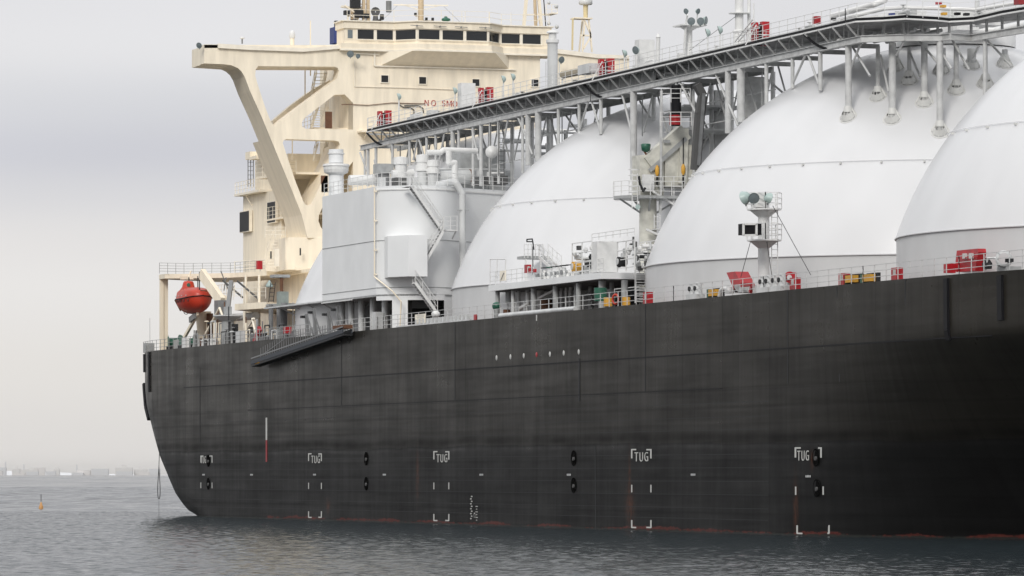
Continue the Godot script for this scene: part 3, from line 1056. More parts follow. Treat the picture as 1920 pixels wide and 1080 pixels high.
	bar(Vector3(-4, 29.9, -11.4), Vector3(-4, 28.9, -12.0), 0.1)
	part("casing_deck", M.cream_light, hs)
	for v in [[Vector3(-5.3, 27.5, -11.8), 3.2], [Vector3(4.0, 27.9, -11.8), 2.6]]:
		S()
		box(v[0], Vector3(v[1] + 0.2, 2.0, 0.3))
		var lv = part("louvre", M.cream_light, hs)
		box(v[0] + Vector3(0, 0, 0.03), Vector3(v[1], 1.85, 0.3))
		part("louvre_panel", M.dark, lv)
	S()
	rail([Vector3(-7.3, 30.15, -11.3), Vector3(1.1, 30.15, -11.3)], 1.1, 1.1, 3, 0.024)
	part("casing_railing", M.cream_light, hs)
	for px in [Vector3(-4.57, 30.74, -11.8), Vector3(-3.64, 30.69, -11.8), Vector3(-2.71, 30.63, -11.8)]:
		bar(px, px + Vector3(0, 2.6, 0), 0.07)
	for k in 6:
		bar(Vector3(-4.57, 30.74, -11.8) + Vector3(0, 0.4 * k + 0.3, 0), Vector3(-2.71, 30.63, -11.8) + Vector3(0, 0.4 * k + 0.3, 0), 0.05)
	part("casing_ladder", M.steel, hs)
	box(Vector3(-3.27, 33.56, -11.8), Vector3(1.6, 0.7, 0.8))
	box(Vector3(-1.41, 33.25, -11.8), Vector3(2.4, 0.3, 0.9))
	part("casing_box", M.cream, hs)

	# lower front: door, lamps, boat-deck level
	S()
	box2(Vector3(6, 22.05, Vector3(2.87, 22.66, -10.4).z), Vector3(16.6, 22.3, -11.7))
	part("boat_deck", M.cream, hs)
	slab_y(22.1, [Vector2(0.37, -8.89), Vector2(7.23, -10.3), Vector2(9.98, -11.04), Vector2(19.68, -10.84), Vector2(17, -12), Vector2(2, -12)], 0.3)
	part("boat_deck", M.cream, hs)
	box(Vector3(17.4, 23.11, -8.38), Vector3(0.1, 1.6, 0.45))
	part("door", M.cream_light, hs)
	for p in [[Vector3(17.35, 23.34, -7.85)], [Vector3(17.35, 23.67, -10.58)]]:
		box(p[0], Vector3(0.12, 0.65, 0.11))
	part("slit_window", M.dark, hs)
	rail([Vector3(16, 21.69, -4.86), Vector3(16.5, 21.94, -7.54)], 1.1, 1.2, 3, 0.022)
	rail([Vector3(16, 24.93, -7.68), Vector3(16.5, 24.93, -9.43)], 1.0, 1.0, 3, 0.022)
	part("boat_deck_railing", M.cream_light, hs)


func letter(text: String, height: float, at: Vector3, turn: float, m: Material, parent: Node3D, wide := 1.0) -> void:
	var t = TextMesh.new()
	var f = SystemFont.new()
	f.font_names = PackedStringArray(["Droid Sans"])
	f.font_weight = 400
	t.font = f
	t.text = text
	t.font_size = 64
	t.pixel_size = height / 46.0
	t.depth = 0.02
	t.vertical_alignment = VERTICAL_ALIGNMENT_BOTTOM
	t.material = m
	var o = MeshInstance3D.new()
	o.mesh = t
	o.name = "lettering"
	parent.add_child(o, true)
	o.position = at - where(parent)
	o.rotation.y = turn
	o.scale = Vector3(wide, 1, 1)


# ---------------------------------------------------------------- machinery house between the last two tanks
func ribbon(pts: Array, y0: float, y1: float, thick := 0.0) -> void:
	st.set_smooth_group(0)
	for i in pts.size() - 1:
		var a: Vector2 = pts[i]
		var b: Vector2 = pts[i + 1]
		quad(Vector3(a.x, y1, a.y), Vector3(b.x, y1, b.y), Vector3(b.x, y0, b.y), Vector3(a.x, y0, a.y))
	st.set_smooth_group(FLAT)


func build_machinery() -> void:
	var mh = group_node("machinery_house", ship, Vector3(66, 15, -10))
	S()
	var curve = [Vector2(72.0, -1.0), Vector2(72.5, -1.2), Vector2(73.1, -1.65), Vector2(73.7, -2.25), Vector2(74.2, -2.9), Vector2(74.55, -3.6), Vector2(74.7, -4.3), Vector2(74.66, -5.1), Vector2(74.35, -6.0), Vector2(73.5, -7.0), Vector2(72.6, -8.0), Vector2(71.8, -9.0), Vector2(71.2, -10.0), Vector2(70.0, -12.0), Vector2(69.1, -14.0), Vector2(68.4, -16.0), Vector2(67.8, -18.0), Vector2(67.4, -23.0)]
	var roof = [Vector2(57.0, -1.0)]
	roof.append_array(curve)
	roof.append_array([Vector2(60, -23), Vector2(59.4, -12), Vector2(58, -5)])
	slab_y(26.3, roof, 0.12)
	part("roof", M.house_grey, mh)
	ribbon(curve, 17.8, 26.18)
	part("curved_wall", M.house_grey, mh)
	box2(Vector3(57.0, 17.8, -1.2), Vector3(72.0, 26.18, -1.0))
	part("side_wall", M.house_grey, mh)
	box2(Vector3(57.0, 17.8, -5), Vector3(57.2, 26.18, -1.2))
	part("aft_wall", M.house_grey, mh)
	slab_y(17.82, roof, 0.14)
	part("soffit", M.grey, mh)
	# weld lines and the thin edge along the roof
	for y in [22.05, 18.35]:
		box(Vector3(64.5, y, -0.985), Vector3(14.9, 0.05, 0.03))
		var off = []
		for p in curve:
			off.append(p + (p - Vector2(66, -10)).normalized() * 0.02)
		for i in off.size() - 1:
			bar(Vector3(off[i].x, y, off[i].y), Vector3(off[i + 1].x, y, off[i + 1].y), 0.04, 0.05)
	part("wall_seam", M.grey, mh)
	for i in curve.size() - 1:
		bar(Vector3(curve[i].x, 26.0, curve[i].y), Vector3(curve[i + 1].x, 26.0, curve[i + 1].y), 0.14, 0.1)
	part("roof_gutter", M.white, mh)
	# legs and openings below
	var leg = [Vector2(65.11, -4.6), Vector2(63.89, -5.11), Vector2(62.76, -5.91), Vector2(61.57, -6.55), Vector2(60.37, -7.2)]
	ribbon([Vector2(73.3, -1.9), Vector2(73.7, -2.25), Vector2(74.2, -2.9)], 14.97, 17.8)
	part("wall_leg", M.house_grey, mh)
	ribbon([Vector2(74.2, -2.9), Vector2(74.55, -3.6), Vector2(74.7, -4.3), Vector2(74.66, -5.1), Vector2(74.45, -5.8)], 17.35, 17.8)
	ribbon([Vector2(74.45, -5.8), Vector2(73.5, -7.0), Vector2(72.6, -8.0), Vector2(71.2, -10.0), Vector2(70, -12)], 14.97, 17.8)
	ribbon([Vector2(72.0, -1.0), Vector2(72.5, -1.2), Vector2(73.1, -1.65), Vector2(73.3, -1.9)], 17.35, 17.8)
	part("wall_leg", M.house_grey, mh)
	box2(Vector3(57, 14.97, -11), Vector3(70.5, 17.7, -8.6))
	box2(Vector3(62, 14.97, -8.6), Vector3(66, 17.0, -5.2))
	part("inner_room_shade", M.dark, mh)  # near-black colour stands in for the shade inside the openings
	for x in [58.6, 61.2, 64.0, 67.2, 70.4]:
		S()
		tube(Vector3(x, 14.97, -2.2), Vector3(x, 17.7, -2.2), 0.26, -1, 10)
		part("stanchion", M.pale, mh)
	box2(Vector3(58.9, 15, -4.2), Vector3(60.9, 17.4, -3.9))
	part("locker", M.bridge_dark, mh)
	box2(Vector3(67.6, 15, -4.6), Vector3(69.9, 17.5, -4.3))
	part("locker", M.bridge_dark, mh)
	box2(Vector3(70.2, 15.0, -1.8), Vector3(71.2, 16.5, -1.2))
	part("control_box", M.pale, mh)
	bar(Vector3(57.5, 17.62, -0.8), Vector3(66, 17.62, -0.8), 0.1, 0.08)
	part("lamp_rail", M.white, mh)
	# trunk bulging from the curved wall
	slab_y(22.3, [Vector2(72.9, -1.4), Vector2(74.4, -1.2), Vector2(76.6, -2.2), Vector2(76.6, -3.75), Vector2(74.6, -4.0), Vector2(74.0, -2.8)], 3.2)
	for s in [0, 1]:
		pass
	part("wall_trunk", M.house_grey, mh)
	# corner drain pipe
	pipe([Vector3(72.2, 26.2, -0.8), Vector3(72.2, 19.2, -0.8), Vector3(74.4, 18.0, -1.6), Vector3(74.7, 17.2, -2.2), Vector3(74.4, 15, -2.2)], 0.06, 8)
	for y in [25.9, 23.6, 21.3, 19.4]:
		box(Vector3(72.2, y, -0.85), Vector3(0.24, 0.12, 0.2))
	part("drain_pipe", M.cream, mh)
	# zigzag stairway on the curved wall
	stairs(Vector3(75.8, 22.7, -5.16), Vector3(75.8, 26.02, -2.73), Vector3(0.32, 0, 0), 15, true, 0.24, 1)
	var upper_flight = part("upper_flight", M.white, mh)
	stairs(Vector3(75.8, 22.7, -5.16), Vector3(75.8, 26.02, -2.73), Vector3(0.32, 0, 0), 15, false, 0.24, 2)
	part("treads", M.steel, upper_flight, "", "stuff")
	stairs(Vector3(75.9, 18.89, -2.91), Vector3(75.9, 22.66, -5.18), Vector3(0.32, 0, 0), 16, true, 0.24, 1)
	var middle_flight = part("middle_flight", M.white, mh)
	stairs(Vector3(75.9, 18.89, -2.91), Vector3(75.9, 22.66, -5.18), Vector3(0.32, 0, 0), 16, false, 0.24, 2)
	part("treads", M.steel, middle_flight, "", "stuff")
	stairs(Vector3(76.6, 16.23, -4.47), Vector3(76.6, 18.61, -2.65), Vector3(0.32, 0, 0), 11, true, 0.24, 1)
	var lower_flight = part("lower_flight", M.white, mh)
	stairs(Vector3(76.6, 16.23, -4.47), Vector3(76.6, 18.61, -2.65), Vector3(0.32, 0, 0), 11, false, 0.24, 2)
	part("treads", M.steel, lower_flight, "", "stuff")
	box2(Vector3(75.2, 22.69, -5.4), Vector3(76.4, 22.77, -6.28))
	rail([Vector3(76.3, 22.72, -5.18), Vector3(76.3, 22.78, -6.27)], 1.1, 0.7, 3, 0.022)
	bar(Vector3(76.3, 22.69, -6.18), Vector3(75.2, 22.12, -6.23), 0.09)
	part("stair_landing", M.white, mh)
	box2(Vector3(74.6, 26.08, -2.23), Vector3(76.2, 26.08, -2.77))
	rail([Vector3(76.2, 26.06, -1.73), Vector3(76.2, 26.08, -2.51)], 1.1, 0.7, 3, 0.022)
	part("stair_head", M.white, mh)
	# roof railing
	var rr = [Vector3(57.2, 26.3, -1.1)]
	for p in curve:
		rr.append(Vector3(p.x, 26.3, p.y - 0.1))
	rail(rr, 1.05, 1.3, 3, 0.022)
	part("roof_railing", M.white, mh, "", "stuff")
	# big pipes over the edge
	pipe([Vector3(71.5, 26.58, -6.27), Vector3(73.2, 26.66, -6.74), Vector3(74, 26.54, -6.97), Vector3(74.2, 25.7, -7.39), Vector3(74.2, 18.76, -7.43)], 0.27, 12)
	part("down_pipe", M.pale, mh)
	pipe([Vector3(70, 29.18, -5.78), Vector3(70, 29.21, -6.93), Vector3(70, 29.42, -7.2), Vector3(70, 29.4, -10)], 0.22, 12)
	pipe([Vector3(70.4, 29.32, -7.51), Vector3(70.4, 28.39, -7.51), Vector3(70.4, 28.36, -8), Vector3(70.4, 26.5, -8)], 0.27, 12)
	part("vent_pipe", M.white, mh)
	bar(Vector3(74.4, 24.42, -6.93), Vector3(74.4, 24.44, -7.89), 0.1, 0.06)
	part("pipe_clamp", M.grey, mh)
	# drums and tanks lying on the roof
	tube(Vector3(64, 27.64, -8.67), Vector3(64, 27.8, -12.28), 0.52, -1, 16)
	part("roof_tank", M.pale, mh)
	tube(Vector3(64, 27.78, -11.29), Vector3(64, 27.78, -11.42), 0.54, -1, 16)
	part("tank_strap", M.rust, mh)
	tube(Vector3(62, 27.89, -13.12), Vector3(62, 27.94, -15.59), 0.5, -1, 12)
	part("roof_tank", M.grey, mh)
	tube(Vector3(60, 27.49, -2.39), Vector3(60, 27.59, -4.96), 0.42, -1, 14)
	part("roof_tank", M.white, mh)
	tube(Vector3(62, 27.91, -5.38), Vector3(62, 28.03, -7.18), 0.36, -1, 14)
	part("roof_tank", M.white, mh)
	pipe([Vector3(66, 27.92, -13.56), Vector3(66, 27.9, -12.21), Vector3(66, 27.25, -12.21)], 0.12, 8)
	part("roof_pipe", M.white, mh)
	tube(Vector3(63, 28.33, -8), Vector3(63, 28.42, -14.79), 0.1)
	part("roof_pipe", M.pale, mh)
	for p in [[Vector3(66, 27.25, -11.76)], [Vector3(66, 27.36, -13.25)], [Vector3(66, 27.03, -4.73)]]:
		box(p[0], Vector3(1.2, 0.7, 0.9))
		part("roof_machine", M.bridge_dark, mh)
	for p in [[Vector3(65, 27.17, -4.77)], [Vector3(65, 27.19, -5.57)], [Vector3(65, 27.16, -6.38)], [Vector3(67, 26.98, -2.95)]]:
		box(p[0], Vector3(0.7, 0.7, 0.5))
		part("roof_box", M.pale, mh)
	# plated room under the pipe bridge behind
	box2(Vector3(60, 26.3, Vector3(60, 29.3, -10.86).z), Vector3(63, Vector3(60, 30.08, -10.86).y, Vector3(60, 29.38, -14.7).z))
	part("roof_room", M.grey, mh)
	# ventilators, each a thing of its own
	mushroom(Vector3(57.9, 26.3, -1.9), "large white mushroom ventilator at the aft corner of the grey house roof", 0)
	mushroom(Vector3(61, 27.01, -4.97), "dark grey square-topped ventilator on the grey house roof", 1)
	mushroom(Vector3(64, 26.97, -7.32), "tall stepped white ventilator behind the stair head", 2)
	mushroom(Vector3(64.5, 26.96, -8.06), "shorter stepped ventilator next to the tall one", 3)
	mushroom(Vector3(62, 27.28, -6.15), "low white round ventilator behind the roof drums", 4)


func mushroom(at: Vector3, label: String, kind: int) -> void:
	var t = thing("ventilator", label, "ventilator", at, "ventilators on the grey machinery house")
	var y0: float = at.y
	match kind:
		0:
			tube(at + Vector3(0, -0.4, 0), at + Vector3(0, 1.75, 0), 0.62, 0.62, 16)
			part("trunk", M.house_grey, t)
			lathe(at, [Vector2(0.6, 1.75), Vector2(0.95, 1.9), Vector2(1.02, 2.15), Vector2(1.02, 2.4), Vector2(1.1, 2.45), Vector2(1.05, 2.6), Vector2(0.0, 2.75)], 20, Vector3.UP, false)
			part("hood", M.white, t)
			tube(at + Vector3(0, 2.7, 0), at + Vector3(0, 3.8, 0), 0.6, 0.6, 16)
			part("upper_trunk", M.house_grey, t)
			lathe(at, [Vector2(0.62, 3.4), Vector2(0.68, 3.42), Vector2(0.68, 3.5), Vector2(0.62, 3.52)], 16, Vector3.UP, false)
			part("flange", M.white, t)
		1:
			tube(at + Vector3(0, -0.2, 0), at + Vector3(0, 1.0, 0), 0.56, 0.56, 14)
			part("trunk", M.steel, t)
			box(at + Vector3(0, 1.4, 0), Vector3(1.5, 0.75, 1.3))
			part("hood", M.grey, t)
		2, 3:
			var s = 1.0 if kind == 2 else 0.82
			tube(at + Vector3(0, -0.2, 0), at + Vector3(0, 1.1, 0) * s, 0.42, 0.42, 14)
			part("trunk", M.pale, t)
			lathe(at, [Vector2(0.46, 1.1 * s), Vector2(0.56, 1.12 * s), Vector2(0.56, 1.6 * s), Vector2(0.46, 1.64 * s), Vector2(0.46, 1.8 * s), Vector2(0.52, 1.82 * s), Vector2(0.52, 2.4 * s), Vector2(0, 2.5 * s)], 16, Vector3.UP, false)
			part("hood", M.white, t)
		_:
			tube(at, at + Vector3(0, 1.4, 0), 0.5, 0.5, 14)
			part("trunk", M.white, t)
			lathe(at, [Vector2(0.5, 1.4), Vector2(0.62, 1.45), Vector2(0.62, 2.0), Vector2(0, 2.1)], 16, Vector3.UP, false)
			part("hood", M.white, t)


# ---------------------------------------------------------------- stern: lifeboat, davit, winches, aft deck gear
func build_stern() -> void:
	# portal that carries the boat deck outboard
	var po = group_node("boat_deck_portal", ship, Vector3(2, 15, -3))
	S()
	for px in [[Vector3(1.79, 14.99, -1.8), Vector3(1.79, 21.86, -1.8)], [Vector3(1.81, 14.99, -2.2), Vector3(1.81, 21.86, -2.2)]]:
		bar(Vector3(px[0].x, 15, px[0].z), Vector3(px[1].x, 21.7, px[1].z), 0.34, 0.3)
		part("portal_post", M.cream, po)
	slab_y(22.1, [Vector2(1.76, -1.56), Vector2(3.68, -1.61), Vector2(4.5, -3.6), Vector2(7.32, -6.84), Vector2(12.91, -8.7), Vector2(8, -13), Vector2(-4, -10)], 0.42)
	part("portal_deck", M.cream, po)
	rail([Vector3(4.11, 22.1, -1), Vector3(3.66, 22.1, -3.43), Vector3(6.17, 22.1, -7.15), Vector3(12.86, 22.1, -8.57)], 1.0, 0.95, 4, 0.02)
	part("portal_railing", M.grey, po, "", "stuff")
	for px in [[Vector3(12, 17.92, -7.01), 21.7], [Vector3(14, 18.11, -7.7), 21.7], [Vector3(20, 17.42, -4.65), 18.2]]:
		S()
		tube(Vector3(px[0].x, 15, px[0].z), Vector3(px[0].x, px[1], px[0].z), 0.12)
		part("deck_post", M.cream_light, po)
	slab_y(18.9, [Vector2(17.95, -4.33), Vector2(24.07, -5.56), Vector2(15.6, -12), Vector2(6, -12)], 0.55)
	part("lower_deck", M.cream, po)
	rail([Vector3(28.24, 18.9, -1.41), Vector3(31.63, 18.9, -3.35)], 1.0, 0.9, 3, 0.02)
	part("lower_deck_railing", M.cream_light, po)
	bar(Vector3(12, 21.22, -4.86), Vector3(14, 19.63, -6.16), 0.14)
	bar(Vector3(12, 21.19, -6.21), Vector3(14, 19.55, -7.6), 0.14)
	part("deck_brace", M.bridge_dark, po)
	rail([Vector3(8, 19.72, -5.05), Vector3(14, 19.71, -5.41)], 1.2, 0.8, 3, 0.022)
	part("walkway_railing", M.cream_light, po)

	lifeboat()
	davit()

	# green winch drums
	for w in [[Vector3(1.46, 15.89, -3), 0.62, "larger green winch drum on the aft deck"], [Vector3(6.64, 15.85, -3), 0.52, "smaller green winch drum beside the larger drum on the aft deck"]]:
		var c: Vector3 = w[0]
		c.y = 15 + w[1] + 0.25
		var t = thing("winch", w[2] + " under the lifeboat", "winch", Vector3(c.x, 15, c.z), "mooring winches on the aft deck")
		tube(c - Vector3(0, 0, 0.6), c + Vector3(0, 0, 0.6), w[1] * 0.72, -1, 16)
		part("drum", M.green, t)
		for s in [-0.62, 0.62]:
			tube(c + Vector3(0, 0, s - 0.05), c + Vector3(0, 0, s + 0.05), w[1] + 0.12, -1, 18)
			part("flange", M.green, t)
		box(Vector3(c.x, 15.25, c.z), Vector3(1.3, 0.5, 1.6))
		part("bed", M.dark, t)
	# deck crane stump and platform
	var t2 = thing("crane_pedestal", "grey round crane pedestal with wide top platform near the lifeboat", "crane", Vector3(22.32, 16.15, -2.5))
	var b: Vector3 = Vector3(22.32, 16.15, -2.5)
	tube(Vector3(b.x, 15, b.z), Vector3(b.x, 17.2, b.z), 0.62, 0.55, 16)
	part("pedestal", M.grey, t2)
	lathe(Vector3(b.x, 17.2, b.z), [Vector2(0.5, 0), Vector2(1.3, 0.45), Vector2(1.3, 0.55), Vector2(0, 0.58)], 18, Vector3.UP, false)
	part("platform", M.pale, t2)
	box(Vector3(b.x, 18.15, b.z), Vector3(0.9, 0.7, 0.5))
	part("slewing_head", M.grey, t2)
	bar(Vector3(b.x, 18.2, b.z), Vector3(b.x - 1, 20.8, b.z - 0.6), 0.35, 0.3)
	part("jib", M.steel, t2)
	# platform with capstan and hose gear forward of it
	var g: Vector3 = Vector3(36.22, 16.01, -3)
	var t3 = thing("deck_crane", "green grey hose crane with lattice mast on a raised deck platform", "crane", Vector3(g.x, 15, g.z))
	for q in [[Vector3(34.54, 17.43, -3), 0.2], [Vector3(33.36, 17.47, -4), 0.16], [Vector3(38.54, 17.3, -3), 0.32]]:
		tube(Vector3(q[0].x, 15, q[0].z), Vector3(q[0].x, 18.3, q[0].z), q[1], -1, 10)
		part("post", M.steel, t3)
	slab_y(18.55, [Vector2(25.96, -4.94), Vector2(27.96, -6.64), Vector2(30.75, -6.56), Vector2(31.73, -5.32), Vector2(28.58, -4.3)], 0.22)
	part("platform", M.grey, t3)
	box(Vector3(38.21, 18.67, -3), Vector3(0.9, 1.2, 0.8))
	part("cabin", M.green_grey, t3)
	tube(Vector3(37.88, 20.5, -3), Vector3(37.88, 19.05, -3), 0.14, -1, 10)
	part("post_head", M.rust, t3)
	box(Vector3(37.39, 20.61, -3), Vector3(1.4, 0.24, 1.4))
	part("top_plate", M.grey, t3)
	lathe(Vector3(34.04, 19.82, -3), [Vector2(0.3, 0), Vector2(0.34, 0.1), Vector2(0.02, 0.6)], 10)
	part("lamp", M.lamp_shell, t3)
	ladder(Vector3(35.96, 18.43, -2.6), Vector3(36.63, 20.09, -2.6), Vector3(0, 0, 0.2))
	part("ladder", M.dark, t3)
	# low deckhouse white wall with curved brackets
	var t4 = group_node("side_shelter", ship, Vector3(50, 15, -3))
	S()
	box2(Vector3(40, 15, -4.4), Vector3(58, 17.6, -4.2))
	part("shelter_wall", M.white, t4)
	box2(Vector3(38, 17.78, -4.6), Vector3(58, 17.9, -1.4))
	part("shelter_roof", M.pale, t4)
	for x in [42, 46, 50, 54]:
		bar(Vector3(x, 17.8, -1.7), Vector3(x + 0.0, 16.6, -4.1), 0.1, 0.1)
		part("shelter_bracket", M.pale, t4)
	# chocks, davit stumps along the accommodation ladder
	var i = 0
	for q in [Vector3(52.22, 15.11, -1.2), Vector3(54.41, 15.14, -1.2), Vector3(58.56, 15.28, -1.2), Vector3(61.14, 15.38, -1.2)]:
		S()
		var t5 = thing("ladder_davit", ["aftmost grey davit post above the gangway", "second grey davit post above the gangway, counted from the stern", "third grey davit post above the gangway, counted from the stern", "foremost grey davit post above the gangway, over its orange head"][i], "davit", Vector3(q.x, 15, q.z), "davit posts along the gangway")
		bar(Vector3(q.x, 15, q.z), Vector3(q.x - 0.6, 17.3 if i % 2 else 16.9, q.z), 0.22, 0.34)
		part("post", M.steel, t5)
		bar(Vector3(q.x + 1.6, 15, q.z), Vector3(q.x - 0.4, 16.9, q.z), 0.1)
		part("strut", M.steel, t5)
		box(Vector3(q.x - 0.8, 17.0 if i % 2 else 16.7, q.z + 0.2), Vector3(0.5, 0.2, 0.4))
		part("sheave", M.dark, t5)
		i += 1
	gangway()
	# clutter on the aft deck
	var rng = RandomNumberGenerator.new()
	rng.seed = 77
	i = 0
	for q in [Vector3(10.42, 15.85, -3), Vector3(13.02, 15.83, -3), Vector3(15.23, 15.82, -3)]:
		S()
		var t6 = thing("mooring_roller", ["white mooring roller nearest the green drums", "middle white mooring roller on the aft deck", "white mooring roller nearest the crane pedestal"][i], "roller", Vector3(q.x, 15, q.z), "white mooring rollers")
		tube(Vector3(q.x, 15.0, q.z), Vector3(q.x, 15.7, q.z), 0.45, 0.4, 14)
		part("roller", M.white, t6)
		lathe(Vector3(q.x, 15.7, q.z), [Vector2(0.5, 0), Vector2(0.5, 0.1), Vector2(0, 0.2)], 14)
		part("cap", M.pale, t6)
		i += 1
	S()
	var bx: Vector3 = Vector3(-2.17, 15.57, -1.6)
	box(Vector3(bx.x, 15.45, bx.z), Vector3(1.1, 0.9, 0.8))
	tube(Vector3(bx.x + 0.4, 15.9, bx.z), Vector3(bx.x + 0.4, 18.2, bx.z), 0.02)
	one("deck_box", M.grey, "grey box with thin aerial on the corner of the stern", "box")
	var fh: Vector3 = Vector3(34.82, 15.57, -1.5)
	bar(Vector3(fh.x, 15, fh.z), Vector3(fh.x + 1.2, 16.2, fh.z - 0.1), 0.3, 0.5)
	one("red_float", M.red, "slanting red float stowed on the aft deck rail", "float")
	box(Vector3(45.65, 15.77, -1.3), Vector3(0.7, 0.55, 0.5))
	one("fire_box", M.red, "small red fire box at the head of the gangway deck", "fire box")
	box(Vector3(16.8, 22.45, -6.92), Vector3(0.4, 0.75, 0.5))
	one("fire_box", M.red, "red fire box on the boat deck beside the cream stairway", "fire box")
	for q in [[Vector3(15.5, 16.98, -5), M.dark], [Vector3(17.66, 16.63, -5), M.rust], [Vector3(16.54, 16.96, -6), M.cream], [Vector3(34.2, 16.31, -5), M.dark], [Vector3(35.85, 16.13, -5), M.steel], [Vector3(8.19, 15.84, -6), M.red]]:
		box(Vector3(q[0].x, 15.5, q[0].z), Vector3(1.4, 1.0, 0.9))
		part("deck_machine", q[1], t4)
	for k in 110:
		var p = Vector3(rng.randf_range(2, 52) if k < 60 else rng.randf_range(10, 36), 15.0, rng.randf_range(-7, -1.2))
		var hh = rng.randf_range(0.4, 1.5) if k < 60 else rng.randf_range(0.8, 2.6)
		match k % 5:
			0:
				tube(p, p + Vector3(0, hh, 0), rng.randf_range(0.06, 0.22), -1, 8)
			1:
				box(p + Vector3(0, hh * 0.4, 0), Vector3(rng.randf_range(0.5, 1.6), hh * 0.8, rng.randf_range(0.3, 0.7)))
			2:
				bar(p, p + Vector3(rng.randf_range(-1.5, 1.5), hh * 1.6, 0), 0.08)
			3:
				pipe([p, p + Vector3(0, hh, 0), p + Vector3(1.4, hh, 0), p + Vector3(1.4, 0, 0)], 0.06, 6)
			_:
				lathe(p + Vector3(0, hh, 0), [Vector2(0.05, -hh), Vector2(0.05, 0), Vector2(0.24, 0.02), Vector2(0.2, 0.1), Vector2(0, 0.14)], 8)
		part("deck_fitting", [M.pale, M.cream, M.dark, M.steel, M.white, M.rust, M.grey, M.bridge_dark][rng.randi() % 8], t4)
	pipe([Vector3(4.46, 17.99, -6), Vector3(19.02, 17.84, -6)], 0.35, 10)
	part("deck_pipe", M.pale, t4)
	box2(Vector3(-10, 15, -30), Vector3(34, 18.2, -9.8))
	part("aft_wall", M.cream, t4)
	rail([Vector3(-1.4, 15, -0.9), Vector3(4, 15, -0.35), Vector3(36, 15, -0.3), Vector3(56, 15, -0.3)], 1.0, 1.5, 3, 0.022)
	part("aft_railing", M.grey, t4, "", "stuff")
	# V-shaped tripod of the davit winch
	S()
	tube(Vector3(16.3, 18.56, -3.4), Vector3(11.53, 16.41, -3.4), 0.13)
	tube(Vector3(16.3, 18.56, -3.4), Vector3(19.91, 15.9, -3.4), 0.1)
	one("strut_frame", M.cream, "cream strut frame leaning beside the lifeboat post", "frame")
	tube(Vector3(31.25, 17.2, -2.4), Vector3(26.04, 15.12, -2.4), 0.09)
	tube(Vector3(30.73, 17.21, -2.4), Vector3(32.27, 15.19, -2.4), 0.09)
	one("strut_frame", M.cream_light, "pale slim strut pair standing under the lower boat deck", "frame")


